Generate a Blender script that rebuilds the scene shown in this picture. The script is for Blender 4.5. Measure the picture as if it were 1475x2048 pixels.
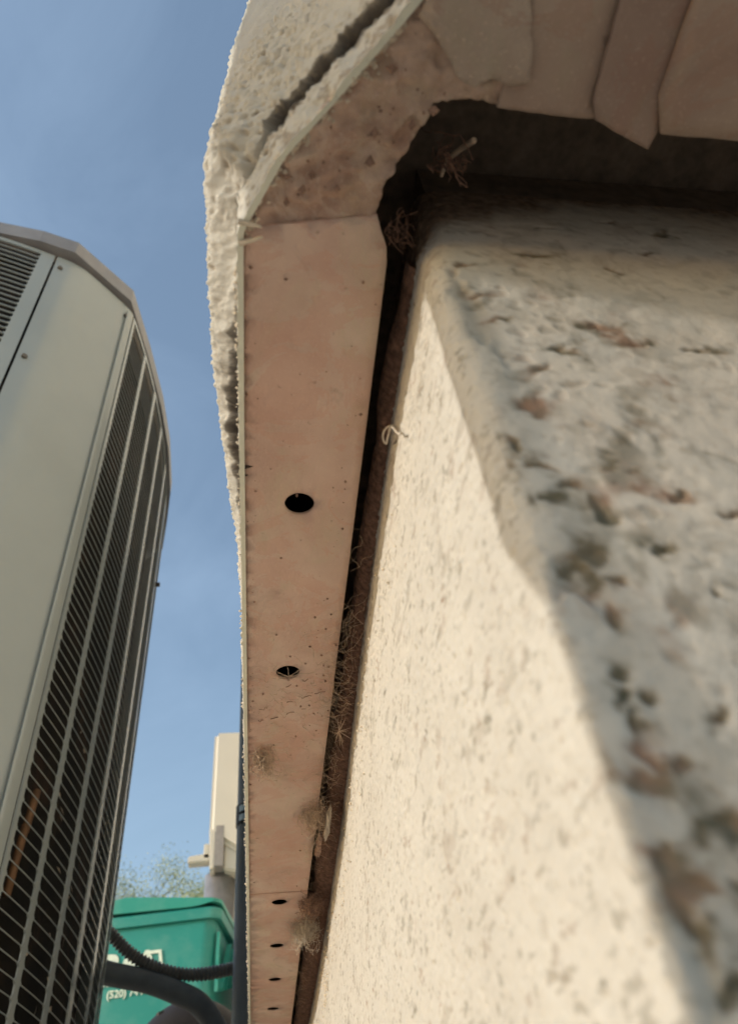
import bpy, bmesh, math, random
import numpy as np
from mathutils import Vector, Matrix
from mathutils.geometry import delaunay_2d_cdt

random.seed(7)
rng = np.random.default_rng(11)
for o in list(bpy.data.objects):
    bpy.data.objects.remove(o)
scene = bpy.context.scene
col = scene.collection

# ------------------------------------------------------------ camera
cam_d = bpy.data.cameras.new('camera')
cam = bpy.data.objects.new('camera', cam_d)
col.objects.link(cam)
X = (0.9901, -0.0080, -0.1398)
Y = (-0.1027, -0.7201, -0.6862)
Z = (-0.0952, 0.6938, -0.7138)
cam.matrix_world = Matrix((X, Y, Z)).to_4x4()
cam_d.sensor_fit = 'VERTICAL'
cam_d.sensor_height = 24
cam_d.lens = 18.01
cam_d.clip_start = 0.002
cam_d.clip_end = 2000
cam_d.dof.use_dof = True
cam_d.dof.focus_distance = 0.235
cam_d.dof.aperture_fstop = 21
scene.camera = cam

# ------------------------------------------------------------ light
SUN = Vector((-1.0, -0.27, 0.25)).normalized()
world = bpy.data.worlds.new('World')
scene.world = world
world.use_nodes = True
nt = world.node_tree
nt.nodes.clear()
out = nt.nodes.new('ShaderNodeOutputWorld')
bg = nt.nodes.new('ShaderNodeBackground')
sky = nt.nodes.new('ShaderNodeTexSky')
sky.sky_type = 'NISHITA'
sky.sun_disc = False
sky.sun_elevation = math.asin(SUN.z)
sky.sun_rotation = math.atan2(SUN.x, SUN.y)
sky.air_density = 1.15
sky.dust_density = 1.0
sky.ozone_density = 1.0
bg.inputs['Strength'].default_value = 0.15
# thin high cloud veil mixed over the blue
tc = nt.nodes.new('ShaderNodeTexCoord')
mp = nt.nodes.new('ShaderNodeMapping')
mp.inputs['Scale'].default_value = (1.6, 0.9, 2.6)
mp.inputs['Rotation'].default_value = (0.3, 0.5, 0.8)
cn = nt.nodes.new('ShaderNodeTexNoise')
cn.inputs['Scale'].default_value = 2.2
cn.inputs['Detail'].default_value = 7
cn.inputs['Roughness'].default_value = 0.58
cn.inputs['Distortion'].default_value = 0.5
cr = nt.nodes.new('ShaderNodeValToRGB')
cr.color_ramp.elements[0].position = 0.40
cr.color_ramp.elements[0].color = (0.12, 0.12, 0.12, 1)
cr.color_ramp.elements[1].position = 0.75
cr.color_ramp.elements[1].color = (0.34, 0.34, 0.34, 1)
mx = nt.nodes.new('ShaderNodeMix')
mx.data_type = 'RGBA'
mx.inputs[7].default_value = (1.95, 2.65, 3.6, 1)
nt.links.new(tc.outputs['Generated'], mp.inputs['Vector'])
nt.links.new(mp.outputs['Vector'], cn.inputs['Vector'])
nt.links.new(cn.outputs['Fac'], cr.inputs['Fac'])
nt.links.new(cr.outputs['Color'], mx.inputs[0])
nt.links.new(sky.outputs['Color'], mx.inputs[6])
nt.links.new(mx.outputs[2], bg.inputs['Color'])
nt.links.new(bg.outputs['Background'], out.inputs['Surface'])

sun_d = bpy.data.lights.new('sun', 'SUN')
sun_d.energy = 2.0
sun_d.angle = math.radians(0.5)
sun_d.color = (0.70, 0.68, 0.63)
sun = bpy.data.objects.new('sun', sun_d)
sun.rotation_euler = SUN.to_track_quat('Z', 'Y').to_euler()
col.objects.link(sun)

scene.view_settings.view_transform = 'Standard'
scene.view_settings.look = 'None'
scene.view_settings.gamma = 1
scene.view_settings.use_curve_mapping = False
scene.view_settings.exposure = 0.74
scene.render.engine = 'CYCLES'
scene.cycles.max_bounces = 10
scene.cycles.diffuse_bounces = 6


# ------------------------------------------------------------ helpers
def tag(o, label=None, cat=None, group=None, kind=None):
    if label: o['label'] = label
    if cat: o['category'] = cat
    if group: o['group'] = group
    if kind: o['kind'] = kind
    return o


def empty(name, loc, label, cat, group=None):
    o = bpy.data.objects.new(name, None)
    o.empty_display_size = 0.05
    o.location = loc
    col.objects.link(o)
    return tag(o, label, cat, group)


def link(name, me, mat=None, parent=None, smooth=False):
    if mat is not None and not me.materials:
        me.materials.append(mat)
    if smooth:
        me.polygons.foreach_set('use_smooth', np.ones(len(me.polygons), dtype=bool))
    o = bpy.data.objects.new(name, me)
    col.objects.link(o)
    if parent is not None:
        o.parent = parent
        l = parent.location
        p = parent.parent
        off = Vector(l)
        while p is not None:
            off += p.location
            p = p.parent
        # vertices are given in world coordinates: keep them where they are
        if parent.type == 'EMPTY' or True:
            o.matrix_parent_inverse = Matrix.Identity(4)
            base = Vector((0, 0, 0))
            q = parent
            while q is not None:
                base += q.location
                q = q.parent
            o.location = -base
    return o


def pydata(name, vs, fs, mat=None, parent=None, smooth=False):
    me = bpy.data.meshes.new(name)
    me.from_pydata([tuple(v) for v in vs], [], fs)
    me.update()
    return link(name, me, mat, parent, smooth)


def grid_mesh(name, P, mat, parent=None, attrs=None, flip=False, smooth=True):
    """P: (n, m, 3) array of points -> quads"""
    n, m, _ = P.shape
    idx = np.arange(n * m).reshape(n, m)
    a, b, c, d = idx[:-1, :-1], idx[1:, :-1], idx[1:, 1:], idx[:-1, 1:]
    q = np.stack([a, b, c, d] if not flip else [a, d, c, b], -1).reshape(-1, 4)
    me = bpy.data.meshes.new(name)
    me.vertices.add(n * m)
    me.vertices.foreach_set('co', P.reshape(-1).astype(np.float32))
    me.loops.add(q.size)
    me.loops.foreach_set('vertex_index', q.reshape(-1).astype(np.int32))
    me.polygons.add(len(q))
    me.polygons.foreach_set('loop_start', (np.arange(len(q)) * 4).astype(np.int32))
    me.update(calc_edges=True)
    for k, v in (attrs or {}).items():
        at = me.attributes.new(k, 'FLOAT', 'POINT')
        at.data.foreach_set('value', v.reshape(-1).astype(np.float32))
    return link(name, me, mat, parent, smooth)


def _hash(ix, iy, seed):
    h = (ix.astype(np.int64) * 374761393 + iy.astype(np.int64) * 668265263 + seed * 974634777) & 0xffffffff
    h = ((h ^ (h >> 13)) * 1274126177) & 0xffffffff
    h = (h ^ (h >> 16)) & 0xffffffff
    return h / 4294967295.0


def vnoise(x, y, seed=0):
    ix, iy = np.floor(x), np.floor(y)
    fx, fy = x - ix, y - iy
    fx = fx * fx * fx * (fx * (fx * 6 - 15) + 10)
    fy = fy * fy * fy * (fy * (fy * 6 - 15) + 10)
    a = _hash(ix, iy, seed); b = _hash(ix + 1, iy, seed)
    c = _hash(ix, iy + 1, seed); d = _hash(ix + 1, iy + 1, seed)
    return (a * (1 - fx) + b * fx) * (1 - fy) + (c * (1 - fx) + d * fx) * fy


def fbm(x, y, seed=0, oct=4, gain=0.5):
    s = 0; a = 1; t = 0
    for i in range(oct):
        s = s + a * vnoise(x * 2 ** i + 13.7 * i, y * 2 ** i - 7.3 * i, seed + i)
        t += a; a *= gain
    return s / t


def bumps(x, y, seed, prob=0.5, rmin=0.2, rmax=0.5):
    """round bumps: one random blob per cell, value 0..1"""
    ix, iy = np.floor(x), np.floor(y)
    res = np.zeros_like(x)
    for dx in (-1, 0, 1):
        for dy in (-1, 0, 1):
            cx, cy = ix + dx, iy + dy
            px = cx + _hash(cx, cy, seed); py = cy + _hash(cx, cy, seed + 1)
            r = rmin + (rmax - rmin) * _hash(cx, cy, seed + 2)
            on = _hash(cx, cy, seed + 3) < prob
            d2 = ((x - px) ** 2 + (y - py) ** 2) / (r * r)
            res = np.maximum(res, np.where(on, np.sqrt(np.clip(1 - d2, 0, 1)) * r / rmax, 0))
    return res


def sstep(a, b, x):
    t = np.clip((x - a) / (b - a), 0, 1)
    return t * t * (3 - 2 * t)


# ------------------------------------------------------------ materials
class M:
    def __init__(self, name, color=(0.5, 0.5, 0.5), rough=0.7, metal=0.0, spec=None):
        self.m = bpy.data.materials.new(name)
        self.m.use_nodes = True
        self.t = self.m.node_tree
        self.b = self.t.nodes['Principled BSDF']
        self.b.inputs['Base Color'].default_value = (*color, 1)
        self.b.inputs['Roughness'].default_value = rough
        self.b.inputs['Metallic'].default_value = metal
        if spec is not None:
            self.b.inputs['Specular IOR Level'].default_value = spec
        g = self.t.nodes.new('ShaderNodeNewGeometry')
        self.pos = g.outputs['Position']

    def n(self, kind, **kw):
        nd = self.t.nodes.new(kind)
        for k, v in kw.items():
            if k in nd.inputs.keys():
                nd.inputs[k].default_value = v
            else:
                setattr(nd, k, v)
        return nd

    def l(self, a, b):
        self.t.links.new(a, b)

    def noise(self, scale, detail=5, rough=0.55, stretch=None, dist=0):
        nd = self.n('ShaderNodeTexNoise', Scale=scale, Detail=detail, Roughness=rough, Distortion=dist)
        if stretch:
            mp = self.n('ShaderNodeMapping')
            mp.inputs['Scale'].default_value = stretch
            self.l(self.pos, mp.inputs['Vector'])
            self.l(mp.outputs['Vector'], nd.inputs['Vector'])
        else:
            self.l(self.pos, nd.inputs['Vector'])
        return nd.outputs['Fac']

    def ramp(self, src, stops):
        r = self.n('ShaderNodeValToRGB')
        e = r.color_ramp.elements
        while len(e) < len(stops):
            e.new(0.5)
        for el, (p, c) in zip(e, stops):
            el.position = p
            el.color = (*c, 1) if len(c) == 3 else c
        self.l(src, r.inputs['Fac'])
        return r.outputs['Color']

    def step(self, src, a, b):
        return self.ramp(src, [(a, (0, 0, 0)), (b, (1, 1, 1))])

    def mix(self, fac, a, b, mode='MIX'):
        x = self.n('ShaderNodeMix', data_type='RGBA', blend_type=mode)
        for sock, v in ((0, fac), (6, a), (7, b)):
            if isinstance(v, (float, int)):
                x.inputs[sock].default_value = v
            elif isinstance(v, tuple):
                x.inputs[sock].default_value = (*v, 1)
            else:
                self.l(v, x.inputs[sock])
        return x.outputs[2]

    def math(self, op, a, b=0.0):
        x = self.n('ShaderNodeMath', operation=op)
        for i, v in enumerate((a, b)):
            if isinstance(v, (float, int)):
                x.inputs[i].default_value = v
            else:
                self.l(v, x.inputs[i])
        return x.outputs[0]

    def attr(self, name):
        return self.n('ShaderNodeAttribute', attribute_name=name).outputs['Fac']

    def color(self, c):
        self.l(c, self.b.inputs['Base Color'])
        return self

    def bump(self, h, strength, dist):
        b = self.n('ShaderNodeBump', Strength=strength, Distance=dist)
        self.l(h, b.inputs['Height'])
        self.l(b.outputs['Normal'], self.b.inputs['Normal'])
        return self


def simple(name, c, rough=0.6, metal=0.0, var=0.12, scale=40, bump=0.0, bscale=400, bdist=0.0005, spec=None):
    m = M(name, c, rough, metal, spec)
    lo = tuple(v * (1 - var) for v in c)
    hi = tuple(min(1, v * (1 + var)) for v in c)
    m.color(m.ramp(m.noise(scale), [(0.3, lo), (0.7, hi)]))
    if bump:
        m.bump(m.noise(bscale, 3), bump, bdist)
    return m.m


# stucco paint
s = M('stucco_paint', rough=0.85, spec=0.25)
base = s.ramp(s.noise(90, 5), [(0.3, (0.55, 0.515, 0.45)), (0.7, (0.61, 0.575, 0.505))])
base = s.mix(s.math('MULTIPLY', s.attr('pit'), 0.75), base, (0.22, 0.15, 0.09))
base = s.mix(s.math('MULTIPLY', s.attr('crack'), 1.0), base, (0.05, 0.036, 0.028))
s.color(base)
s.bump(s.noise(1500, 5, 0.7), 0.6, 0.0006)
MAT_STUCCO = s.m

# foundation: cream limewash over concrete with dirt and algae
s = M('painted_concrete', rough=0.88, spec=0.2)
base = s.ramp(s.noise(55, 6), [(0.3, (0.465, 0.43, 0.375)), (0.7, (0.54, 0.505, 0.445))])
base = s.mix(s.math('MULTIPLY', s.attr('dust_or_bounce'), 0.75), base, s.ramp(s.noise(90, 5), [(0.3, (0.52, 0.42, 0.325)), (0.7, (0.62, 0.52, 0.41))]))  # warm end face tint: dust, with bounce light painted into the colour
fine = s.noise(700, 4, 0.6, stretch=(1, 0.35, 1))
base = s.mix(s.math('MULTIPLY', s.step(fine, 0.60, 0.70), 0.22), base, (0.42, 0.34, 0.25))
base = s.mix(s.math('MULTIPLY', s.step(fine, 0.40, 0.30), 0.30), base, (0.66, 0.61, 0.53))
dirtc = s.ramp(s.noise(130, 3), [(0.36, (0.085, 0.075, 0.042)), (0.5, (0.15, 0.115, 0.068)), (0.66, (0.26, 0.15, 0.095))])
base = s.mix(s.math('MULTIPLY', s.attr('dirt'), 0.9), base, dirtc)
base = s.mix(s.attr('soil'), base, s.ramp(s.noise(600, 4), [(0.35, (0.15, 0.10, 0.07)), (0.65, (0.30, 0.215, 0.155))]))
s.color(base)
s.bump(s.noise(1500, 5, 0.7), 0.4, 0.0003)
MAT_FOUND = s.m

# weep screed: dusty red-brown coated metal
def screed_mat(name, a, b, dust_or_bounce, dsc=1.0):
    s = M(name, rough=0.8, spec=0.3)
    base = s.ramp(s.noise(70, 6, 0.6), [(0.32, a), (0.68, b)])
    base = s.mix(s.math('MULTIPLY', s.step(s.noise(26, 4, 0.6, stretch=(1.0, 0.45, 1), dist=0.8), 0.46, 0.66), 0.65), base, dust_or_bounce)
    base = s.mix(s.math('MULTIPLY', s.step(s.noise(45, 5, 0.65, dist=1.2), 0.60, 0.72), 0.45), base, tuple(v * 0.55 for v in a))
    base = s.mix(s.math('MULTIPLY', s.step(s.noise(60, 6, 0.7, stretch=(1, 0.5, 1), dist=1.0), 0.52, 0.66), 0.5), base, (b[0] * 0.86, b[1] * 1.0, b[2] * 0.88))
    base = s.mix(s.math('MULTIPLY', s.step(s.noise(48, 6, 0.7, dist=1.5), 0.52, 0.32), 0.30), base, (a[0] * 1.08, a[1] * 0.86, a[2] * 0.80))
    gr = s.noise(1600, 4, 0.7)
    base = s.mix(s.math('MULTIPLY', s.step(gr, 0.57, 0.68), 0.28 * dsc), base, (0.72, 0.55, 0.43))
    sp = s.noise(420, 2, 0.5)
    base = s.mix(s.math('MULTIPLY', s.step(sp, 0.73, 0.80), 0.5), base, (0.11, 0.06, 0.042))
    s.color(base)
    h = s.math('ADD', s.math('MULTIPLY', s.noise(240, 5, 0.6), 1.0), s.math('MULTIPLY', gr, 0.25))
    s.bump(h, 0.4 * dsc, 0.0010 * (1 if dsc < 1.5 else 1.8))
    return s.m
MAT_SCREED = screed_mat('dusty_screed', (0.56, 0.375, 0.30), (0.66, 0.475, 0.385), (0.70, 0.57, 0.47), 1.35)
MAT_CAP = screed_mat('caked_screed', (0.38, 0.255, 0.19), (0.64, 0.465, 0.37), (0.70, 0.56, 0.46), 1.6)
MAT_FLASH = [screed_mat('end_flashing', (0.34, 0.245, 0.195), (0.42, 0.315, 0.25), (0.46, 0.37, 0.30), 0.8),
             screed_mat('end_flashing_red', (0.30, 0.21, 0.17), (0.36, 0.26, 0.21), (0.40, 0.30, 0.25), 0.8),
             screed_mat('end_flashing_grey', (0.33, 0.24, 0.185), (0.47, 0.37, 0.30), (0.52, 0.44, 0.36), 1.6)]
MAT_LIP = simple('lip_paint', (0.70, 0.70, 0.58), 0.6, var=0.06, scale=200)
MAT_DARK = simple('building_paper', (0.24, 0.185, 0.14), 0.9, var=0.3, scale=300)

# air conditioner paint
s = M('enamel', rough=0.27, spec=0.6)
s.color(s.ramp(s.noise(9, 5), [(0.3, (0.37, 0.40, 0.38)), (0.7, (0.40, 0.43, 0.41))]))
s.l(s.ramp(s.noise(14, 6, 0.6), [(0.3, (0.21, 0.21, 0.21)), (0.75, (0.235, 0.235, 0.235))]), s.b.inputs['Roughness'])
dr = s.noise(120, 5, 0.7, stretch=(1, 1, 0.12))
dust_or_bounce = s.b.inputs['Base Color'].links[0].from_socket
s.color(s.mix(s.math('MULTIPLY', s.step(dr, 0.55, 0.75), 0.35), dust_or_bounce, (0.42, 0.40, 0.35)))
MAT_AC = s.m
MAT_ACCAP = simple('cap_plastic', (0.29, 0.28, 0.285), 0.45, var=0.12, scale=30)
s = M('coil_fins', rough=0.85, spec=0.2)
s.color(s.ramp(s.noise(14, 5, 0.65), [(0.38, (0.010, 0.009, 0.008)), (0.55, (0.020, 0.015, 0.010)), (0.7, (0.060, 0.032, 0.020))]))
w = s.n('ShaderNodeTexWave', Scale=260.0, wave_type='BANDS', bands_direction='Y')
s.l(s.pos, w.inputs['Vector'])
s.bump(w.outputs['Fac'], 0.5, 0.001)
MAT_COIL = s.m
MAT_COPPER = simple('copper', (0.20, 0.105, 0.05), 0.6, 0.3, 0.3, 60)
MAT_LEAFLIT = simple('dry_leaf', (0.45, 0.36, 0.27), 0.8, var=0.3, scale=100)

# bin
def teal(name, c):
    s = M(name, rough=0.42, spec=0.45)
    s.color(s.mix(s.math('MULTIPLY', s.step(s.noise(7, 6, 0.65), 0.45, 0.75), 0.3),
                  s.ramp(s.noise(3, 3), [(0.3, tuple(v * 0.92 for v in c)), (0.7, c)]), (0.28, 0.46, 0.38)))
    s.bump(s.noise(220, 3), 0.08, 0.002)
    return s.m
MAT_BIN = teal('bin_plastic', (0.022, 0.27, 0.225))
MAT_BINLID = teal('lid_plastic', (0.028, 0.30, 0.225))
MAT_PRINT = simple('white_print', (0.72, 0.80, 0.66), 0.6, var=0.1, scale=60)

MAT_BOX = simple('enclosure_paint', (0.66, 0.60, 0.50), 0.5, var=0.03, scale=5)
MAT_GALV = simple('galvanised', (0.42, 0.40, 0.40), 0.42, 0.6, 0.15, 20)
s = M('foam_insulation', rough=0.62)
s.color(s.ramp(s.noise(60, 5), [(0.3, (0.09, 0.10, 0.112)), (0.7, (0.125, 0.138, 0.15))]))
s.bump(s.noise(500, 3), 0.2, 0.001)
MAT_FOAM = s.m
MAT_RISER = simple('faded_foam', (0.17, 0.185, 0.20), 0.6, var=0.2, scale=12, bump=0.2, bscale=300)
MAT_CONDUIT = simple('flex_conduit', (0.12, 0.115, 0.11), 0.45, var=0.25, scale=50)
MAT_BLACK = simple('black_rubber', (0.022, 0.017, 0.017), 0.6, var=0.25, scale=30)
MAT_TAPE = simple('pale_tape', (0.45, 0.55, 0.60), 0.5)
MAT_FIBRE = simple('dry_fibre', (0.50, 0.38, 0.28), 0.8, var=0.3, scale=500)
MAT_SILK = simple('silk_lint', (0.52, 0.45, 0.37), 0.9, var=0.2, scale=500)
MAT_CRUMB = simple('dirt_crumb', (0.30, 0.19, 0.14), 0.9, var=0.4, scale=500)
MAT_CREAMCRUMB = simple('cream_crumb', (0.62, 0.54, 0.43), 0.9, var=0.2, scale=500)
MAT_WOOD = simple('weathered_wood', (0.30, 0.22, 0.15), 0.8, var=0.3, scale=8, bump=0.4, bscale=60, bdist=0.003)
MAT_SOIL = simple('packed_soil', (0.19, 0.105, 0.072), 0.95, var=0.55, scale=700, bump=0.6, bscale=1500, bdist=0.0006)
MAT_BARK = simple('bark', (0.14, 0.13, 0.07), 0.9, var=0.3, scale=4)
MAT_LEAF = simple('pale_leaves', (0.42, 0.44, 0.22), 0.6, var=0.25, scale=1)
MAT_PAD = simple('pad_concrete', (0.38, 0.35, 0.31), 0.9, var=0.15, scale=12, bump=0.4, bscale=200)
MAT_SCREW = simple('screw_steel', (0.12, 0.11, 0.10), 0.4, 0.7)

s = M('desert_ground', rough=0.95, spec=0.15)
gb = s.ramp(s.noise(3, 6, 0.6), [(0.3, (0.47, 0.40, 0.325)), (0.7, (0.56, 0.485, 0.40))])
v = s.n('ShaderNodeTexVoronoi', Scale=70.0)
s.l(s.pos, v.inputs['Vector'])
gb = s.mix(0.35, gb, s.ramp(v.outputs['Color'], [(0.2, (0.36, 0.30, 0.25)), (0.8, (0.60, 0.53, 0.45))]))
s.color(gb)
s.bump(v.outputs['Distance'], 0.8, 0.012)
MAT_GROUND = s.m

GZ = -0.045
H = 0.12

# ------------------------------------------------------------ ground
gp = []
n = 60
xs = np.concatenate([-np.geomspace(900, 0.3, 24), np.linspace(-0.25, 0.25, 9), np.geomspace(0.3, 900, 24)])
ys = xs.copy()
gx, gy = np.meshgrid(xs, ys, indexing='ij')
gz = GZ + (fbm(gx * 2, gy * 2, 5) - 0.5) * 0.012 * (np.hypot(gx, gy) < 60)
tag(grid_mesh('ground', np.stack([gx, gy, gz], -1), MAT_GROUND), kind='structure')


# ------------------------------------------------------------ path utility
def resample(pts, ss):
    pts = np.array(pts, float)
    d = np.r_[0, np.cumsum(np.hypot(*(pts[1:] - pts[:-1]).T))]
    return np.stack([np.interp(ss, d, pts[:, 0]), np.interp(ss, d, pts[:, 1])], -1), d


def smooth_path(P, w):
    k = np.hanning(2 * w + 3)[1:-1]; k /= k.sum()
    Q = P.copy()
    for c in range(2):
        pad = np.r_[P[0, c] + (P[0, c] - P[w:0:-1, c]), P[:, c], P[-1, c] + (P[-1, c] - P[-2:-w - 2:-1, c])]
        Q[:, c] = np.convolve(pad, k, 'valid')
    return Q


# ------------------------------------------------------------ stucco wall
# plan of the lip: end wall (+x) -> chamfer -> long wall (+y)
EDGE = [(3.0, 0.0085), (0.0288, 0.0085), (0.0181, 0.0224), (0.0087, 0.034), (0.0025, 0.0412), (-0.0040, 0.0535), (-0.0042, 0.09), (-0.0042, 7.5)]
_, dl = resample(EDGE, [0])
s_c2, s_c1 = dl[1], dl[5]      # start and end of the chamfer
fine = np.arange(s_c2 - 0.004, s_c1 + 0.10, 0.00032)
up_ = fine[-1] + np.cumsum(0.00032 * 1.011 ** np.arange(1, 700))
up_ = up_[up_ < dl[-1]]
dn_ = fine[0] - np.cumsum(0.0005 * 1.12 ** np.arange(1, 70))
dn_ = dn_[dn_ > 0][::-1]
ss = np.r_[0, dn_, fine, up_, dl[-1]]
# smooth the plan on a uniform fine sampling near the corner
uni = np.arange(s_c2 - 0.05, s_c1 + 0.15, 0.0002)
U, _ = resample(EDGE, uni)
U = smooth_path(U, 9)
def plan(sv):
    P, _ = resample(EDGE, sv)
    m = (sv > uni[20]) & (sv < uni[-20])
    P[m, 0] = np.interp(sv[m], uni, U[:, 0]); P[m, 1] = np.interp(sv[m], uni, U[:, 1])
    return P
def normals(sv, e=0.002):
    a = plan(np.clip(sv - e, 0, dl[-1])); b = plan(np.clip(sv + e, 0, dl[-1]))
    t = b - a; t /= np.linalg.norm(t, axis=1, keepdims=True)
    return np.stack([-t[:, 1], t[:, 0]], -1)      # outward (to -x on the long wall)
PP = plan(ss); NN = normals(ss, 0.004)
zf = np.r_[np.arange(0.1196, 0.142, 0.00022), np.arange(0.142, 0.168, 0.00032)]
zu = zf[-1] + np.cumsum(0.0003 * 1.022 ** np.arange(1, 400)); zu = zu[zu < 3.0]
zz = np.r_[zf, zu, 3.0]
S, ZZ = np.meshgrid(ss, zz, indexing='ij')
sd = S - s_c1            # >0 long wall, <0 chamfer
# bulge of the thick stucco near the corner
bs = np.interp(sd, [-0.08, -0.045, -0.02, -0.004, 0.022, 0.038, 0.058, 0.075, 0.10, 0.2], [0.0030, 0.0032, 0.0036, 0.0056, 0.0056, 0.0050, 0.0033, 0.0015, 0.0003, 0.0])
bz = np.interp(ZZ, [0.12, 0.127, 0.145, 0.172, 0.207, 0.235, 0.267, 0.32], [0.0, 0.92, 1.06, 0.98, 0.80, 0.60, 0.25, 0.0])
# crack between the lip and the coat
wob = (fbm(S * 90, S * 0 + 3, 21) - 0.5) + 0.35 * (fbm(S * 500, ZZ * 500, 23, 3) - 0.5)
zc = np.interp(sd, [-0.06, -0.03, -0.012, 0.0, 0.02, 0.05, 0.075], [0.1315, 0.1335, 0.1365, 0.1330, 0.1245, 0.1240, 0.1235]) + wob * 0.003
wc = np.interp(sd, [-0.06, -0.03, -0.013, -0.008, 0.012, 0.022, 0.05, 0.066, 0.075], [0.0024, 0.0023, 0.0021, 0.0003, 0.0002, 0.0012, 0.0022, 0.0011, 0.0])
wc = wc * (0.8 + 0.5 * fbm(S * 400, S * 0, 31))
crack = 1 - sstep(wc * 0.7, wc * 1.25 + 0.00015, np.abs(ZZ - zc))
crack = crack * (wc > 0.0002)
crack = np.clip(crack * 1.6, 0, 1)
zcn = zc + (fbm(S * 350, ZZ * 350, 35, 3) - 0.5) * 0.0022
above = sstep(zcn - 0.0008, zcn + 0.0055, ZZ)
slow = sstep(zcn, zcn + 0.022, ZZ)
onch = 1 - sstep(-0.016, -0.004, sd)
ramp_ = above * (1 - onch) + (0.15 * above + 0.85 * slow) * onch
off = bs * bz * ramp_
pz = 1 - sstep(0.16, 0.5, ZZ)
fade = np.interp(sd, [0.1, 0.4, 1.5], [1.0, 0.8, 1.5])
gr = bumps(S * 900, ZZ * 900, 41, 0.45, 0.22, 0.5)
gr2 = bumps(S * 1500, ZZ * 1500, 45, 0.35, 0.2, 0.5)
und = fbm(S * 120, ZZ * 120, 51, 4) - 0.5
lum = fbm(S * 300, ZZ * 300, 61, 3) - 0.5
lumpy = np.exp(-((sd + 0.004) / 0.016) ** 2) * np.exp(-((ZZ - 0.146) / 0.020) ** 2)
lumpy += 0.45 * np.exp(-((sd + 0.02) / 0.012) ** 2) * np.exp(-((ZZ - 0.160) / 0.02) ** 2)
pits = bumps(S * 520, ZZ * 520, 71, 0.22, 0.12, 0.38) * (0.30 + 1.0 * lumpy)
pits2 = bumps(S * 750 + 0.3, ZZ * 750, 75, 0.5, 0.2, 0.5) * np.clip(lumpy, 0, 1)
off = off + und * 0.0008 * (0.4 + above) + lum * 0.0004 * (0.4 + lumpy) + onch * (1 - above) * ((fbm(S * 240, ZZ * 240, 65, 4) - 0.5) * 0.0026 + (fbm(S * 800, ZZ * 800, 67, 3) - 0.5) * 0.0007)
off = off + gr * 0.00050 * (0.35 + 0.65 * above) * (0.6 + 0.9 * fbm(S * 60, ZZ * 60, 77)) + gr2 * 0.00018
off = off - pits * 0.0010 - pits2 * 0.0008 + bumps(S * 380, ZZ * 380, 79, 0.7, 0.3, 0.55) * 0.0008 * np.clip(lumpy, 0, 1)
off = off - crack * 0.009
crackm = np.clip((1 - sstep(wc * 1.15, wc * 1.75 + 0.0003, np.abs(ZZ - zc + 0.0004))) * (wc > 0.0005), 0, 1)
# clean thin metal-backed edge at the very bottom with grains stuck to it
edge = 1 - sstep(0.1196, 0.1206, ZZ)
stuck = bumps(S * 420, S * 0 + 0.5, 83, 0.35, 0.2, 0.5)
off = off * (1 - 0.6 * edge) + edge * stuck * 0.0005 * np.interp(sd, [0, 0.1], [0.3, 1])
lipd = (1 - above) * sstep(0.56, 0.66, fbm(S * 330, ZZ * 330, 87, 4)) * 0.7 * (ZZ < 0.135) * onch
P3 = np.empty(S.shape + (3,))
P3[..., 0] = PP[:, None, 0] + NN[:, None, 0] * off
P3[..., 1] = PP[:, None, 1] + NN[:, None, 1] * off
P3[..., 2] = ZZ
wall = empty('stucco_wall', (0, 0.06, H), 'cream rough stucco wall corner with a crack above its bottom lip, against the sky', 'wall')
grid_mesh('stucco_coat', P3, MAT_STUCCO, wall, {'pit': np.clip(np.clip(pits * 1.5 + pits2 * 0.6, 0, 1) * 0.8 + lipd, 0, 1), 'crack': crackm}, flip=True)
# underside of the lip: returns inward 1.6 mm, so the coat has thickness
ret = np.stack([P3[:, 0, :], np.stack([PP[:, 0] - NN[:, 0] * 0.0010, PP[:, 1] - NN[:, 1] * 0.0010, PP[:, 0] * 0 + 0.1198], -1)], 1)
grid_mesh('lip_underside', ret, MAT_LIP, wall, {}, flip=False)
# sheathing and dark paper behind the screed
def box(name, x0, x1, y0, y1, z0, z1, mat, parent=None):
    vs = [(x, y, z) for x in (x0, x1) for y in (y0, y1) for z in (z0, z1)]
    fs = [(0, 1, 3, 2), (4, 6, 7, 5), (0, 4, 5, 1), (2, 3, 7, 6), (0, 2, 6, 4), (1, 5, 7, 3)]
    return pydata(name, vs, fs, mat, parent)
box('sheathing', 0.024, 3.0, 0.037, 7.5, 0.172, 3.0, MAT_DARK, wall)
box('wall_top', -0.012, 3.05, -0.002, 7.52, 3.001, 3.03, MAT_STUCCO, wall)


# ------------------------------------------------------------ foundation
def found_path():
    pts = [(3.0, 0.0535), (0.15, 0.0530), (0.0262, 0.0530), (0.0258, 0.09), (0.0268, 0.16), (0.0300, 0.28), (0.0315, 0.42), (0.0315, 7.5)]
    return pts
FP = found_path()
_, fd = resample(FP, [0])
fc = fd[2]
fineF = np.arange(fc - 0.085, fc + 0.12, 0.00035)
upF = fineF[-1] + np.cumsum(0.00035 * 1.009 ** np.arange(1, 900)); upF = upF[upF < fd[-1]]
dnF = fineF[0] - np.cumsum(0.0006 * 1.15 ** np.arange(1, 60)); dnF = dnF[dnF > 0][::-1]
fs_ = np.r_[0, dnF, fineF, upF, fd[-1]]
zzf = np.r_[-0.30, -0.15, -0.09, -0.05, np.arange(-0.03, 0.1455, 0.00038)]
S, ZZ = np.meshgrid(fs_, zzf, indexing='ij')
sd = S - fc                        # <0 end face, >0 long face
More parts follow.
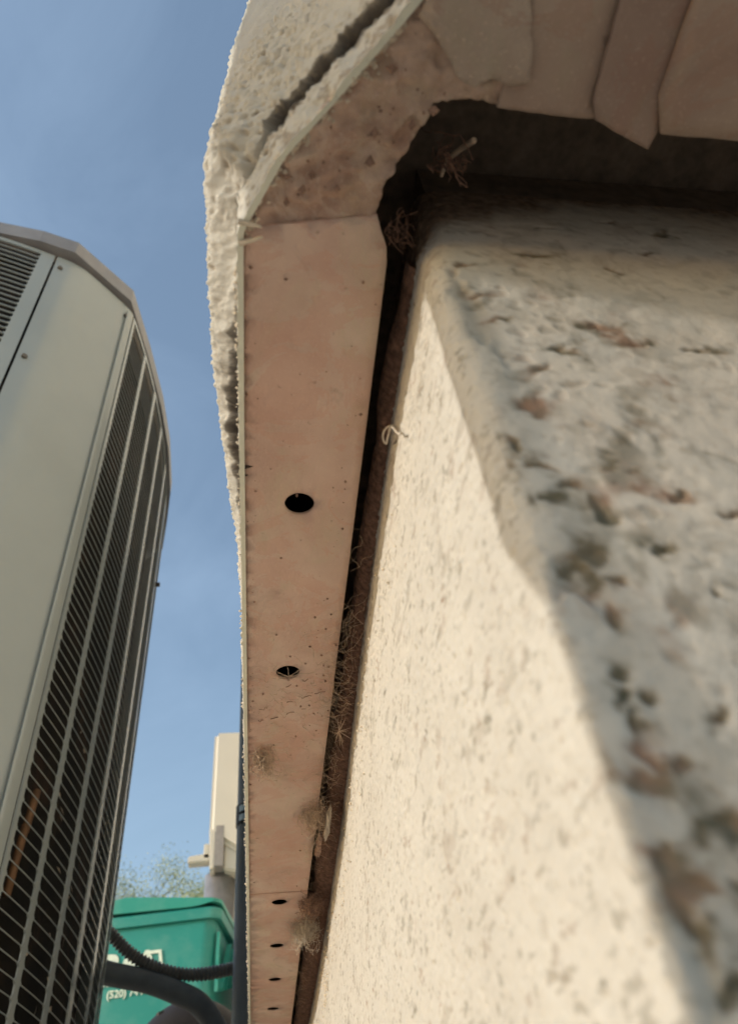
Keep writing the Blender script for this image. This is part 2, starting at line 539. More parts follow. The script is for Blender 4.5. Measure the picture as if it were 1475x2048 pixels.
def fplan(sv, rad):
    # corner rounded with a radius by averaging along the path (vectorised)
    acc = 0
    ws = np.cos(np.linspace(-1, 1, 9) * 1.2)
    for wgt, t in zip(ws, np.linspace(-1, 1, 9)):
        q = np.clip(sv + rad * t, 0, fd[-1])
        acc = acc + wgt * np.stack([np.interp(q, fd, [p[0] for p in FP]), np.interp(q, fd, [p[1] for p in FP])], -1)
    return acc / ws.sum()
rad = 0.0016 + 0.0030 * sstep(0.040, 0.058, ZZ) + 0.003 * sstep(0.105, 0.13, ZZ)
B = fplan(S, rad)
e = 0.0012
T = fplan(S + e, rad + 0.001) - fplan(S - e, rad + 0.001)
T /= np.linalg.norm(T, axis=-1, keepdims=True)
N = np.stack([-T[..., 1], T[..., 0]], -1)
endf = 1 - sstep(-0.004, 0.002, sd)
und = fbm(S * 45, ZZ * 45, 101, 4) - 0.5
med = fbm(S * 160, ZZ * 160, 105, 4) - 0.5
gra = fbm(S * 500, ZZ * 500, 109, 3) - 0.5
off = und * 0.0016 * (0.4 + 0.1 * endf) + med * 0.0007 * (0.22 + endf * 0.08) + gra * 0.00022 * (1 + 0.8 * (1 - endf))
off = off + bumps(S * 900, ZZ * 900, 111, 0.35, 0.2, 0.5) * 0.00034 * (1 - endf) - bumps(S * 260, ZZ * 700, 113, 0.10, 0.12, 0.3) * 0.0005 * (1 - endf)
# scattered pits on the end face, denser in a band beside the corner
band = np.exp(-((sd + 0.010 + 0.010 * (0.10 - ZZ) / 0.1) / 0.006) ** 2)
wx = fbm(S * 120, ZZ * 120, 121, 3) * 1.6; wy = fbm(S * 120, ZZ * 120, 125, 3) * 1.6
p1 = bumps(S * 230 + wx, ZZ * 330 + wy, 131, 0.42, 0.12, 0.42)
p2 = bumps(S * 420 + wy, ZZ * 520 + wx, 135, 0.40, 0.15, 0.42)
pit = p1 * (0.35 + 1.0 * band) + p2 * (0.25 + 0.6 * band)
pit = np.clip(pit, 0, 1) * endf
MARKS = [(.0313, .1109, 9, 5), (.0318, .1015, 7, 4), (.0333, .0944, 6, 3), (.0367, .0827, 10, 4), (.0319, .0742, 12, 9), (.0285, .0663, 5, 6), (.0308, .0629, 9, 3),
         (.0400, .0871, 9, 3), (.0476, .0929, 16, 4), (.0516, .0892, 14, 3), (.0358, .0550, 7, 9), (.0326, .0499, 9, 7), (.0324, .0417, 7, 9), (.0310, .0363, 5, 6),
         (.0311, .0304, 5, 8), (.0292, .0254, 9, 8), (.0289, .0205, 5, 7), (.0287, .0155, 5, 6), (.0340, .0224, 8, 5), (.0295, .0116, 5, 4), (.0453, .0582, 8, 4),
         (.0501, .0551, 9, 3), (.0438, .0440, 4, 4), (.0405, .0499, 5, 4), (.0304, .0479, 5, 5), (.0611, .0886, 12, 3), (.0373, .0307, 5, 4), (.0300, .0330, 4, 5), (.0330, .0270, 5, 3),
         (.0302, .0580, 8, 5), (.0335, .0600, 7, 4), (.0318, .0455, 8, 6), (.0345, .0460, 6, 4), (.0305, .0280, 6, 6), (.0322, .0330, 5, 4), (.0300, .0180, 6, 5), (.0345, .0180, 6, 3), (.0325, .0135, 6, 4), (.0440, .1150, 8, 3), (.0560, .1120, 7, 3), (.0650, .1200, 8, 3), (.0500, .1280, 10, 3), (.0700, .1280, 14, 4), (.0620, .1330, 10, 3)]
XE = 0.0262 - sd
mark = np.zeros_like(S)
wqx = (fbm(S * 420, ZZ * 420, 201, 3) - 0.5) * 0.0030; wqz = (fbm(S * 420, ZZ * 420, 205, 3) - 0.5) * 0.0030
for (mx_, mz_, rx_, rz_) in MARKS:
    k_ = ((XE - mx_ + wqx) / (rx_ * 1.15e-4)) ** 2 + ((ZZ - mz_ + wqz) / (rz_ * 1.15e-4)) ** 2
    mark = np.maximum(mark, np.exp(-k_ * 0.5))
wear = np.exp(-((sd + 0.0035) / 0.0022) ** 2) * sstep(0.56, 0.68, fbm(S * 150, ZZ * 130, 217, 4)) * (ZZ < 0.115)
mark *= (0.45 + 0.75 * fbm(S * 500, ZZ * 500, 209, 3)) * (sd < 0)
halo = np.zeros_like(S)
for (mx_, mz_, rx_, rz_) in MARKS:
    k_ = ((XE - mx_ + wqx * 2.2) / (rx_ * 3.2e-4)) ** 2 + ((ZZ - mz_ + wqz * 2.2) / (rz_ * 3.2e-4)) ** 2
    halo = np.maximum(halo, np.exp(-k_ * 0.5))
halo *= sstep(0.50, 0.66, fbm(S * 260 + wx, ZZ * 260 + wy, 213, 4)) * (sd < 0)
off = off - pit * 0.00022 - mark * 0.0007 - wear * 0.0007
top = sstep(0.118, 0.150, ZZ + 0.012 * und)
off = off - top * 0.002
# crumbs near the top of the long face
off = off + bumps(S * 500, ZZ * 500, 141, 0.5, 0.2, 0.5) * 0.0006 * (1 - endf) * np.exp(-((ZZ - 0.105) / 0.006) ** 2)
P3 = np.empty(S.shape + (3,))
P3[..., :2] = B + N * off[..., None]
P3[..., 2] = ZZ
# dirt map
big = fbm(S * 60 + wx, ZZ * 60 + wy, 151, 5)
vein = 1 - np.abs(fbm(S * 48 + wx * 0.6, ZZ * 38 + wy * 0.6, 155, 4) - 0.5) * 2
streak = sstep(0.93, 0.985, vein) * sstep(0.42, 0.58, fbm(S * 25, ZZ * 25, 159))
streak *= 0.55 + 0.45 * sstep(0.45, 0.60, fbm(S * 260, ZZ * 260, 163, 3))
corr = np.exp(-((sd + 0.017 + 0.006 * np.sin(ZZ * 90)) / 0.0050) ** 2) * sstep(0.44, 0.60, fbm(S * 150, ZZ * 110, 167, 4)) * (1 - sstep(0.085, 0.11, ZZ))
spot = sstep(0.60, 0.70, fbm(S * 330, ZZ * 330, 171, 3))
dirt = np.clip(pit * 1.5, 0, 1) * 0.32 + endf * (streak * 0.28 + corr * 0.7 + spot * 0.22) + wear * 0.35 + np.clip(mark * 2.1, 0, 1) + halo * 0.75
# long face: small elongated brown flecks
fl = sstep(0.68, 0.75, fbm(S * 150, ZZ * 380, 175, 3)) * 0.6 + sstep(0.68, 0.74, fbm(S * 330, ZZ * 800, 179, 3)) * 0.9 + bumps(S * 330, ZZ * 520, 183, 0.06, 0.10, 0.22) * 1.4
dirt = np.clip(dirt + (1 - endf) * fl * 0.45, 0, 1)
zs = np.interp(sd, [-0.1, -0.03, -0.012, -0.002, 0.02, 0.1, 0.25, 0.5], [0.136, 0.138, 0.1265, 0.1225, 0.1212, 0.1205, 0.1205, 0.1205])
soil = sstep(-0.0012, 0.0022 + 0.007 * endf, ZZ - zs + 0.006 * med + 0.004 * gra)
found = empty('foundation_wall', (0.03, 0.06, GZ), 'cream painted concrete foundation corner, pitted and dirty, under the reddish metal strip', 'foundation')
grid_mesh('concrete_face', P3, MAT_FOUND, found, {'dirt': dirt, 'soil': soil, 'dust_or_bounce': (1 - sstep(-0.012, -0.003, sd)) * (0.45 + 0.55 * sstep(0.40, 0.60, fbm(S * 70, ZZ * 70, 231, 4)))}, flip=True)
box('sill_plate', 0.033, 3.0, 0.060, 7.5, 0.1455, 0.170, MAT_DARK, found)


# brown dirt packed into the gap above the long face
yy = np.r_[np.arange(0.060, 0.30, 0.0008), np.arange(0.30, 1.4, 0.004)]
tt = np.linspace(0, 1, 14)
YY, TT = np.meshgrid(yy, tt, indexing='ij')
xfo = np.interp(YY, [0.09, 0.16, 0.28, 0.42], [0.0258, 0.0268, 0.0300, 0.0315]) + 0.0012
x0_ = 0.0235 + 0.0016 * (fbm(YY * 90, YY * 0, 221, 3) - 0.5) + 0.0010 * np.interp(YY, [0.06, 0.1], [1, 0])
XX = x0_ + (xfo - x0_) * TT
ZQ = 0.1262 - 0.0046 * np.sqrt(TT) + 0.0022 * (fbm(YY * 300, XX * 500, 225, 4) - 0.5)
tag(grid_mesh('packed_dirt', np.stack([XX, YY, ZQ], -1), MAT_SOIL, None, {}), 'brown dirt packed in the gap between the strip and the foundation', 'dirt', kind='stuff')

# ------------------------------------------------------------ weep screed plates
def inside(poly, x, y):
    c = False
    j = len(poly) - 1
    for i in range(len(poly)):
        xi, yi = poly[i]; xj, yj = poly[j]
        if (yi > y) != (yj > y) and x < (xj - xi) * (y - yi) / (yj - yi) + xi:
            c = not c
        j = i
    return c


def plate(name, outline, holes, step, zfun, th, mat, parent, jit=0.25, rag=0.0, stepy=None):
    """sheet with thickness; zfun(x, y) gives its lower face, material above"""
    stepy = stepy or step
    pts = []; edges = []
    def loop(lp, sub, ragged):
        st = len(pts)
        P = []
        for i in range(len(lp)):
            a, b = Vector(lp[i]), Vector(lp[(i + 1) % len(lp)])
            k = max(1, int((b - a).length / sub)) if sub else 1
            nrm = Vector((-(b - a).y, (b - a).x)).normalized() if (b - a).length > 0 else Vector((0, 0))
            for t in range(k):
                q = a.lerp(b, t / k)
                if ragged and t:
                    q = q + nrm * random.uniform(-rag, rag)
                P.append(q)
        for q in P: pts.append(q)
        for i in range(len(P)): edges.append((st + i, st + (i + 1) % len(P)))
        return [tuple(p) for p in P]
    OL = loop(outline, step, rag > 0)
    HL = [loop(h, None, False) for h in holes]
    xs_ = [p[0] for p in OL]; ys_ = [p[1] for p in OL]
    y = min(ys_) + stepy * 0.6
    while y < max(ys_):
        x = min(xs_) + step * 0.6
        while x < max(xs_):
            qx = x + random.uniform(-jit, jit) * step; qy = y + random.uniform(-jit, jit) * stepy
            ok = inside(OL, qx, qy)
            if ok:
                for h in holes:
                    cx = sum(p[0] for p in h) / len(h); cy = sum(p[1] for p in h) / len(h)
                    if (qx - cx) ** 2 + (qy - cy) ** 2 < 0.0036 ** 2: ok = False; break
            if ok: pts.append(Vector((qx, qy)))
            x += step
        y += stepy
    vo, eo, fo, *_ = delaunay_2d_cdt(pts, edges, [], 1, 1e-6)
    F = []
    for f in fo:
        cx = sum(vo[i].x for i in f) / len(f); cy = sum(vo[i].y for i in f) / len(f)
        if not inside(OL, cx, cy): continue
        if any(abs(cx - h[0][0]) < 0.01 and abs(cy - h[0][1]) < 0.01 and inside(h, cx, cy) for h in HL): continue
        F.append(tuple(f))
    bm = bmesh.new()
    V = [bm.verts.new((v.x, v.y, zfun(v.x, v.y))) for v in vo]
    W = [bm.verts.new((v.x, v.y, zfun(v.x, v.y) + th)) for v in vo]
    cnt = {}
    for f in F:
        for i in range(3):
            a, b = f[i], f[(i + 1) % 3]
            cnt[(a, b)] = 1
        try:
            bm.faces.new([V[i] for i in reversed(f)]).smooth = True
            bm.faces.new([W[i] for i in f])
        except ValueError:
            pass
    for (a, b) in list(cnt):
        if (b, a) not in cnt:
            bm.faces.new([V[a], V[b], W[b], W[a]])
    for v in [v for v in bm.verts if not v.link_faces]: bm.verts.remove(v)
    bmesh.ops.recalc_face_normals(bm, faces=bm.faces)
    me = bpy.data.meshes.new(name); bm.to_mesh(me); bm.free()
    return link(name, me, mat, parent)


def nz(x, y, sc, seed):
    return float(fbm(np.array([x * sc]), np.array([y * sc]), seed, 3)[0]) - 0.5


def circle(cx, cy, r, k=28):
    return [(cx + r * math.cos(2 * math.pi * i / k), cy + r * math.sin(2 * math.pi * i / k)) for i in range(k)]


screed = empty('weep_screed', (0.008, 0.1, H), 'reddish brown metal weep screed strip with round drain holes under the stucco', 'metal strip')
ol = [(-0.0035, 0.0535), (0.0181, 0.0500), (0.0190, 0.0525), (0.0202, 0.0552), (0.0206, 0.0580), (0.0206, 0.3385), (-0.0034, 0.3385)]
plate('screed_strip', ol, [circle(0.0083, 0.1137, 0.0032), circle(0.0077, 0.1764, 0.0032)], 0.0021,
      lambda x, y: H + 0.0005 + 0.0006 * nz(x, y, 60, 3), 0.0006, MAT_SCREED, screed, stepy=0.004)
ol = [(-0.0035, 0.333), (0.0206, 0.333), (0.0206, 1.45), (-0.0035, 1.45)]
plate('screed_strip', ol, [circle(0.0092, y, 0.0032, 20) for y in (0.343, 0.3977, 0.4501, 0.505, 0.56, 0.615, 0.67, 0.725, 0.78, 0.835, 0.89)], 0.004,
      lambda x, y: H + 0.0001 + 0.0004 * nz(x, y, 40, 5), 0.0003, MAT_SCREED, screed, stepy=0.012)
box('screed_strip', -0.0034, 0.0206, 1.44, 7.5, H + 0.0006, H + 0.0012, MAT_SCREED, screed)
# mitred corner cap: caked with old mortar, lower edge butts against the strip
cap = [(-0.0034, 0.0541), (0.0028, 0.0415), (0.0090, 0.0343), (0.0184, 0.0228), (0.0290, 0.0092), (0.0345, 0.0092), (0.0372, 0.0195), (0.0380, 0.0288),
       (0.0385, 0.0327), (0.0344, 0.0327), (0.0300, 0.0321), (0.0280, 0.0326), (0.0248, 0.0334), (0.0228, 0.0378), (0.0207, 0.0419), (0.0191, 0.0450), (0.0186, 0.0478), (0.0180, 0.0503)]
def capz(x, y):
    q = 0.004 * nz(x, y, 130, 33); u_ = x * 0.81 + y * 0.59 + q; v_ = y * 0.81 - x * 0.59 - q
    r1 = abs(nz(u_ + v_ * 0.3, v_ * 0.6, 150, 9)); r2 = abs(nz(u_ * 0.7 + 0.3, v_ * 1.2 + u_ * 0.5, 330, 12))
    d = 0.0012 * nz(x, y, 110, 17) + 0.0065 * r1 + 0.0034 * r2 + 0.0008 * nz(x, y, 900, 13) - 0.0008
    return H + 0.0010 + d
plate('corner_cap', cap, [], 0.0006, capz, 0.0008, MAT_CAP, screed, rag=0.0002)
pl1 = [(0.0205, 0.0222), (0.0240, 0.0092), (0.0350, 0.0092), (0.0353, 0.0192), (0.0381, 0.0290), (0.0345, 0.0296), (0.0322, 0.0289), (0.0300, 0.0303), (0.0270, 0.0290), (0.0248, 0.0262)]
plate('patch_plate', pl1, [], 0.0012, lambda x, y: H - 0.0006 + 0.0008 * nz(x, y, 160, 19), 0.0006, MAT_FLASH[2], screed, rag=0.00025)
pl2 = [(0.0344, 0.0092), (0.0485, 0.0088), (0.0484, 0.0306), (0.0500, 0.0332), (0.0440, 0.0333), (0.0340, 0.0328), (0.0350, 0.0200)]
plate('flashing_sheet', pl2, [], 0.0016, lambda x, y: H + 0.0004 + 0.0004 * nz(x, y, 90, 23), 0.0006, MAT_FLASH[0], screed, rag=0.00012)
pl3 = [(0.0474, 0.0088), (0.0590, 0.0088), (0.0592, 0.0340), (0.0586, 0.0366), (0.0540, 0.0350), (0.0490, 0.0331), (0.0479, 0.0306)]
plate('flashing_sheet', pl3, [], 0.0016, lambda x, y: H - 0.0008 + 0.0004 * nz(x, y, 90, 27), 0.0006, MAT_FLASH[1], screed, rag=0.0001)
pl4 = [(0.0575, 0.0088), (0.30, 0.0088), (0.30, 0.0342), (0.0594, 0.0340), (0.0572, 0.0290)]
plate('flashing_sheet', pl4, [], 0.004, lambda x, y: H - 0.0018 + 0.0004 * nz(x, y, 70, 29), 0.0006, MAT_FLASH[0], screed, rag=0.0001)
box('flashing_sheet', 0.29, 3.0, 0.0090, 0.0340, H + 0.0003, H + 0.0010, MAT_FLASH[0], screed)


# ------------------------------------------------------------ fibres, dirt, cobwebs
def tube_verts(path, r, k=5, closed_r=None):
    vs = []; fs = []
    n = len(path)
    for i, p in enumerate(path):
        p = Vector(p)
        a = Vector(path[max(0, i - 1)]); b = Vector(path[min(n - 1, i + 1)])
        t = (b - a).normalized() if (b - a).length > 1e-9 else Vector((0, 0, 1))
        u = t.cross(Vector((0.3, 0.2, 0.93)))
        if u.length < 1e-3: u = t.cross(Vector((1, 0, 0)))
        u.normalize(); w = t.cross(u)
        rr = r[i] if hasattr(r, '__len__') else r
        for j in range(k):
            an = 2 * math.pi * j / k
            vs.append(p + u * (rr * math.cos(an)) + w * (rr * math.sin(an)))
    for i in range(n - 1):
        for j in range(k):
            fs.append((i * k + j, i * k + (j + 1) % k, (i + 1) * k + (j + 1) % k, (i + 1) * k + j))
    fs.append(tuple(range(k - 1, -1, -1))); fs.append(tuple((n - 1) * k + j for j in range(k)))
    return vs, fs


def merge(parts):
    V = []; F = []
    for vs, fs in parts:
        o = len(V); V += list(vs); F += [tuple(i + o for i in f) for f in fs]
    return V, F


def strand(a, b, sag=0.1, k=10, wob=0.05, seed=None):
    a, b = Vector(a), Vector(b)
    L = (b - a).length
    side = Vector((random.uniform(-1, 1), random.uniform(-1, 1), random.uniform(-1, 0.2))).normalized() * L * sag
    pts = []
    ph = random.uniform(0, 6)
    for i in range(k + 1):
        t = i / k
        p = a.lerp(b, t) + side * math.sin(math.pi * t) + Vector((math.sin(t * 9 + ph), math.cos(t * 7 + ph), math.sin(t * 11))) * L * wob * math.sin(math.pi * t)
        pts.append(p)
    return pts


# cobweb threads and rootlets caught in the gap along the strip
parts = []
for i in range(300):
    y = random.choice([random.uniform(0.15, 0.30), random.uniform(0.12, 0.5), random.gauss(0.185, 0.02), random.gauss(0.262, 0.010)])
    x0 = random.uniform(0.016, 0.0215); x1 = random.uniform(0.021, 0.0275)
    a = (x0, y, H - 0.0003 + random.uniform(-0.0006, 0.0003)); b = (x1, y + random.gauss(0, 0.008), H - random.uniform(-0.001, 0.006))
    parts.append(tube_verts(strand(a, b, random.uniform(0, 0.2), 7, 0.05), random.uniform(0.000015, 0.00004), 4))
for i in range(120):
    y = random.choice([random.gauss(0.178, 0.012), random.gauss(0.19, 0.008), random.gauss(0.23, 0.006), random.uniform(0.13, 0.35)])
    x = random.uniform(-0.002, 0.019)
    an = random.uniform(0, 6.28); L = random.uniform(0.001, 0.009)
    zb = H - 0.0004
    parts.append(tube_verts(strand((x, y, zb), (min(0.021, max(-0.003, x + L * math.cos(an))), y + L * math.sin(an), zb), random.uniform(0, 0.3), 8, 0.1), random.uniform(0.00003, 0.00007), 4))
V, F = merge(parts)
tag(pydata('cobweb_threads', V, F, MAT_FIBRE), 'fine tan cobweb threads and hairs in the dark gap beside the strip', 'cobweb', kind='stuff')

# dark hairline cracks/rootlets lying across the strip
parts = []
def flatline(p, r):
    parts.append(tube_verts([(x, y, H - 0.0001) for x, y in p], r, 5))
for base_y, amp in ((0.182, 0.0025), (0.190, 0.0015), (0.196, 0.0012)):
    x = 0.0; pth = []
    y = base_y + 0.004
    while x < 0.0195:
        pth.append((x, y - (x / 0.02) * 0.010 + random.uniform(-1, 1) * 0.0006)); x += random.uniform(0.0004, 0.0010)
    for i in range(0, len(pth) - 5, 6):
        if random.random() < 0.75: flatline(pth[i:i + random.randint(3, 6)], random.uniform(0.00008, 0.00016))
V, F = merge(parts)
tag(pydata('dark_rootlets', V, F, MAT_CRUMB), 'thin dark rootlets lying across the reddish strip near a hole', 'rootlets', kind='stuff')

# web lines over the second hole
parts = []
for a, b in (((0.0040, 0.1745), (0.0120, 0.1790)), ((0.0050, 0.1790), (0.0112, 0.1742)), ((0.0075, 0.1732), (0.0080, 0.1800)), ((0.0040, 0.1770), (0.0150, 0.1755))):
    parts.append(tube_verts(strand((*a, H - 0.0001), (*b, H - 0.0001), 0.05, 8, 0.02), 0.00008, 5))
V, F = merge(parts)
tag(pydata('spider_web', V, F, MAT_FIBRE), 'small spider web stretched over the second drain hole', 'web')

# starburst seed in the gap
parts = []
c = Vector((0.0235, 0.2035, H - 0.002))
for i in range(13):
    d = Vector((random.gauss(0, 1), random.gauss(0, 1), random.gauss(0, 1))).normalized()
    L = random.uniform(0.003, 0.006)
    parts.append(tube_verts([c, c + d * L * 0.5, c + d * L], [0.00013, 0.0001, 0.00003], 5))
V, F = merge(parts)
tag(pydata('burr', V, F, MAT_FIBRE), 'spiky dry star-shaped burr caught in the gap', 'burr')

# curled white fibre at the foundation edge
pth = []
for i in range(40):
    t = i / 39
    if t < 0.55:
        a = -1.2 + t / 0.55 * 5.6
        pth.append((0.0245 + 0.0016 * math.cos(a) * 0.9, 0.0900 - 0.0020 * math.sin(a), 0.1148 + 0.0004 * math.sin(a)))
    else:
        u = (t - 0.55) / 0.45
        pth.append((0.0240 + 0.0004 * u, 0.0882 - 0.004 * u - 0.002 * u * u, 0.1140 - 0.007 * u + 0.0015 * math.sin(u * 5)))
vs, fs = tube_verts(pth, 0.00022, 6)
tag(pydata('curled_fibre', vs, fs, MAT_SILK), 'curled pale fibre hooked over the foundation edge below the gap', 'fibre')

# lint tuft and shed silk hanging in the gap
def lump(name, c, rx, ry, rz, mat, label, cat, seed, rough=0.35, sub=3):
    bm = bmesh.new()
    bmesh.ops.create_icosphere(bm, subdivisions=sub, radius=1)
    for v in bm.verts:
        k = 1 + rough * 2 * (nz(v.co.x * 1.7 + seed + v.co.z, v.co.y * 1.7, 1.6, seed)) + rough * (nz(v.co.x + v.co.z * 0.7, v.co.y + seed, 5, seed + 3))
        v.co = Vector((v.co.x * rx * k, v.co.y * ry * k, v.co.z * rz * k)) + Vector(c)
    for f in bm.faces: f.smooth = True
    me = bpy.data.meshes.new(name); bm.to_mesh(me); bm.free()
    return tag(link(name, me, mat), label, cat)


def tuft(name, c, r, nstr, mat, label, cat, rr=0.00006, stretch=(1, 1, 1)):
    parts = []
    for i in range(nstr):
        d = Vector((random.gauss(0, 1) * stretch[0], random.gauss(0, 1) * stretch[1], random.gauss(0, 1) * stretch[2])) * r * 0.6
        e = Vector((random.gauss(0, 1) * stretch[0], random.gauss(0, 1) * stretch[1], random.gauss(0, 1) * stretch[2])) * r * 0.6
        parts.append(tube_verts(strand(Vector(c) + d, Vector(c) + e, random.uniform(-0.4, 0.4), 6, 0.1), rr, 4))
    V, F = merge(parts)
    return tag(pydata(name, V, F, mat), label, cat, kind='stuff')


tuft('lint_tuft', (0.0205, 0.372, 0.1175), 0.0048, 420, MAT_SILK, 'pale fluffy lint tuft hanging from the far part of the gap', 'lint', 0.00007, (1, 2.2, 0.8))
tuft('lint_tuft', (0.0222, 0.345, 0.1185), 0.0040, 200, MAT_CRUMB, 'brown matted lint in the gap just before the pale tuft', 'lint', 0.00008, (1, 2.2, 0.8))
lump('silk_shred', (0.0240, 0.262, 0.1165), 0.0009, 0.012, 0.0016, MAT_SILK, 'torn whitish silk shred hanging in the gap midway along the strip', 'silk', 5, 0.6)
lump('silk_shred', (0.0222, 0.284, 0.1180), 0.0010, 0.010, 0.0013, MAT_CRUMB, 'smaller brown shred of nest hanging just beyond the white one', 'nest shred', 8, 0.6)
tuft('root_tangle', (0.0195, 0.262, 0.1188), 0.0045, 150, MAT_FIBRE, 'tangle of tan rootlets at the strip edge beside the whitish shred', 'rootlets', 0.00007, (0.9, 2.2, 0.5))
tuft('root_tangle', (0.0020, 0.222, 0.1192), 0.0030, 130, MAT_FIBRE, 'flattened tan root tangle stuck to the outer side of the strip', 'rootlets', 0.00007, (0.9, 2.6, 0.12))

tuft('root_tangle', (0.0300, 0.0440, 0.1300), 0.0046, 34, MAT_SOIL, 'brown hanging roots in the wide dark corner gap', 'rootlets', 0.00010, (0.7, 0.6, 1.6))
tuft('root_tangle', (0.0215, 0.0530, 0.1215), 0.0032, 26, MAT_SOIL, 'fine brown cobweb in the narrow end of the dark corner gap', 'cobweb', 0.00005, (1, 1, 0.7))
# twig in the corner gap
vs, fs = tube_verts([(0.0335, 0.0400, 0.128), (0.0325, 0.0425, 0.1315), (0.0308, 0.0450, 0.1330), (0.0300, 0.0475, 0.1320)], [0.0005, 0.0005, 0.0004, 0.0003], 7)
tag(pydata('twig', vs, fs, MAT_FIBRE), 'blurred tan twig standing inside the wide dark corner gap', 'twig')

# two mortar splinters at the corner seam
for (p, q, lab) in ((((-0.0036, 0.0556, 0.1198), (0.0000, 0.0540, 0.1190), 'upper cream mortar splinter where the corner cap starts')),
                    (((-0.0038, 0.0520, 0.1198), (-0.0002, 0.0524, 0.1190), 'lower cream mortar splinter at the top of the reddish strip'))):
    vs, fs = tube_verts([p, tuple((a + b) / 2 + 0.0001 for a, b in zip(p, q)), q], [0.00055, 0.0004, 0.0002], 7)
    tag(pydata('mortar_splinter', vs, fs, MAT_CREAMCRUMB), lab, 'mortar crumb')
# fine crumbs stuck under the strip and on the cap
parts = []
def crumb(c, r):
    vs = []
    for dx, dy, dz in ((1, 0, 0), (-1, 0, 0), (0, 1, 0), (0, -1, 0), (0, 0, 1), (0, 0, -1)):
        k = r * random.uniform(0.6, 1.3)
        vs.append((c[0] + dx * k, c[1] + dy * k, c[2] + dz * k))
    return vs, [(0, 2, 4), (2, 1, 4), (1, 3, 4), (3, 0, 4), (2, 0, 5), (1, 2, 5), (3, 1, 5), (0, 3, 5)]
for i in range(190):
    y = random.choice([random.uniform(0.055, 0.2), random.gauss(0.19, 0.02), random.uniform(0.06, 0.45)]); x = min(0.020, random.choice([random.uniform(-0.003, 0.020), random.gauss(0.017, 0.002), -0.0035 + abs(random.gauss(0, 0.002))]))
    parts.append(crumb((x, y, H + 0.0003), random.choice([0.0001, 0.00014, 0.0002, 0.0004])))
for i in range(34):
    an = random.uniform(0, 1)
    x = 0.004 + 0.018 * an + random.uniform(-0.004, 0.006); y = 0.047 - 0.018 * an + random.uniform(-0.003, 0.003)
    parts.append(crumb((x, y, H + 0.0006), random.choice([0.0002, 0.0003, 0.0008])))
V, F = merge(parts)
tag(pydata('dirt_crumbs', V, F, MAT_CRUMB), 'fine brown dirt crumbs stuck to the underside of the strip', 'dirt', kind='stuff')
# pale grains stuck along the outer edge of the strip and the foundation edge
parts = []
for i in range(420):
    y = 0.06 + 0.5 * random.random() ** 1.3
    parts.append(crumb((-0.0044 + random.uniform(-0.0003, 0.0005), y, H - random.uniform(-0.0012, 0.0002)), random.uniform(0.00015, 0.00045)))
for i in range(260):
    y = random.choice([random.uniform(0.1, 0.5), random.gauss(0.40, 0.012)])
    xf = np.interp(y, [0.09, 0.16, 0.28, 0.42], [0.0258, 0.0268, 0.03, 0.0315])
    parts.append(crumb((xf - 0.0003, y, random.uniform(0.095, 0.115)), random.uniform(0.0002, 0.0006)))
for i in range(150):
    a = random.random()
    x = np.interp(a, [0, 0.2, 0.45, 1], [-0.0034, 0.0028, 0.0090, 0.0184]); y = np.interp(a, [0, 0.2, 0.45, 1], [0.0541, 0.0415, 0.0343, 0.0228])
    k = abs(random.gauss(0, 0.0010))
    parts.append(crumb((x + k * 0.8, y + k * 0.6, H + 0.0006), random.uniform(0.0003, 0.0009) * (1 if k < 0.001 else 0.6)))
V, F = merge(parts)
tag(pydata('stucco_grains', V, F, MAT_CREAMCRUMB), 'cream stucco grains stuck along the strip edge and foundation edge', 'grains', kind='stuff')

# ------------------------------------------------------------ air conditioner
ACC = Vector((-0.57, 0.90))
AZ0, AZ1 = GZ + 0.05, 1.10          # cabinet bottom and top
def fx(y): return -0.171 - 0.38 * (y - 0.90) ** 2          # right face plan x(y)
def fy(x): return 0.49 + 0.75 * (x + 0.57) ** 2            # near face plan y(x)
ac = empty('air_conditioner', (ACC.x, ACC.y, GZ), 'grey green outdoor air conditioner unit with curved louvred side, left of the wall', 'air conditioner')


def strip_from_plan(name, plan2, z0, z1, th, mat, parent, nz_=1, smooth=True):
    """vertical sheet following plan points, thickness th inward (towards ACC)"""
    pl = [Vector(p) for p in plan2]
    inn = []
    for i, p in enumerate(pl):
        a = pl[max(0, i - 1)]; b = pl[min(len(pl) - 1, i + 1)]
        t = (b - a).normalized(); nrm = Vector((-t.y, t.x))
        if nrm.dot(ACC - p) < 0: nrm = -nrm
        inn.append(p + nrm * th)
    zs = [z0 + (z1 - z0) * i / nz_ for i in range(nz_ + 1)]
    vs = []; fs = []
    n = len(pl)
    for z in zs:
        for p in pl: vs.append((p.x, p.y, z))
        for p in inn: vs.append((p.x, p.y, z))
    for k in range(nz_):
        o0, o1 = k * 2 * n, (k + 1) * 2 * n
        for i in range(n - 1):
            fs.append((o0 + i, o0 + i + 1, o1 + i + 1, o1 + i))
            fs.append((o0 + n + i + 1, o0 + n + i, o1 + n + i, o1 + n + i + 1))
        fs.append((o0, o1, o1 + n, o0 + n)); fs.append((o0 + n - 1, o0 + 2 * n - 1, o1 + 2 * n - 1, o1 + n - 1))
    for i in range(n - 1):
        fs.append((i + 1, i, n + i, n + i + 1))
        o = nz_ * 2 * n
        fs.append((o + i, o + i + 1, o + n + i + 1, o + n + i))
    o = pydata(name, vs, fs, mat, parent)
    bm = bmesh.new(); bm.from_mesh(o.data); bmesh.ops.recalc_face_normals(bm, faces=bm.faces)
    for f in bm.faces: f.smooth = smooth and abs(f.normal.z) < 0.5
    for e in bm.edges:
        if len(e.link_faces) == 2 and e.link_faces[0].normal.angle(e.link_faces[1].normal, 0) > 0.7: e.smooth = False
    bm.to_mesh(o.data); bm.free()
    return o


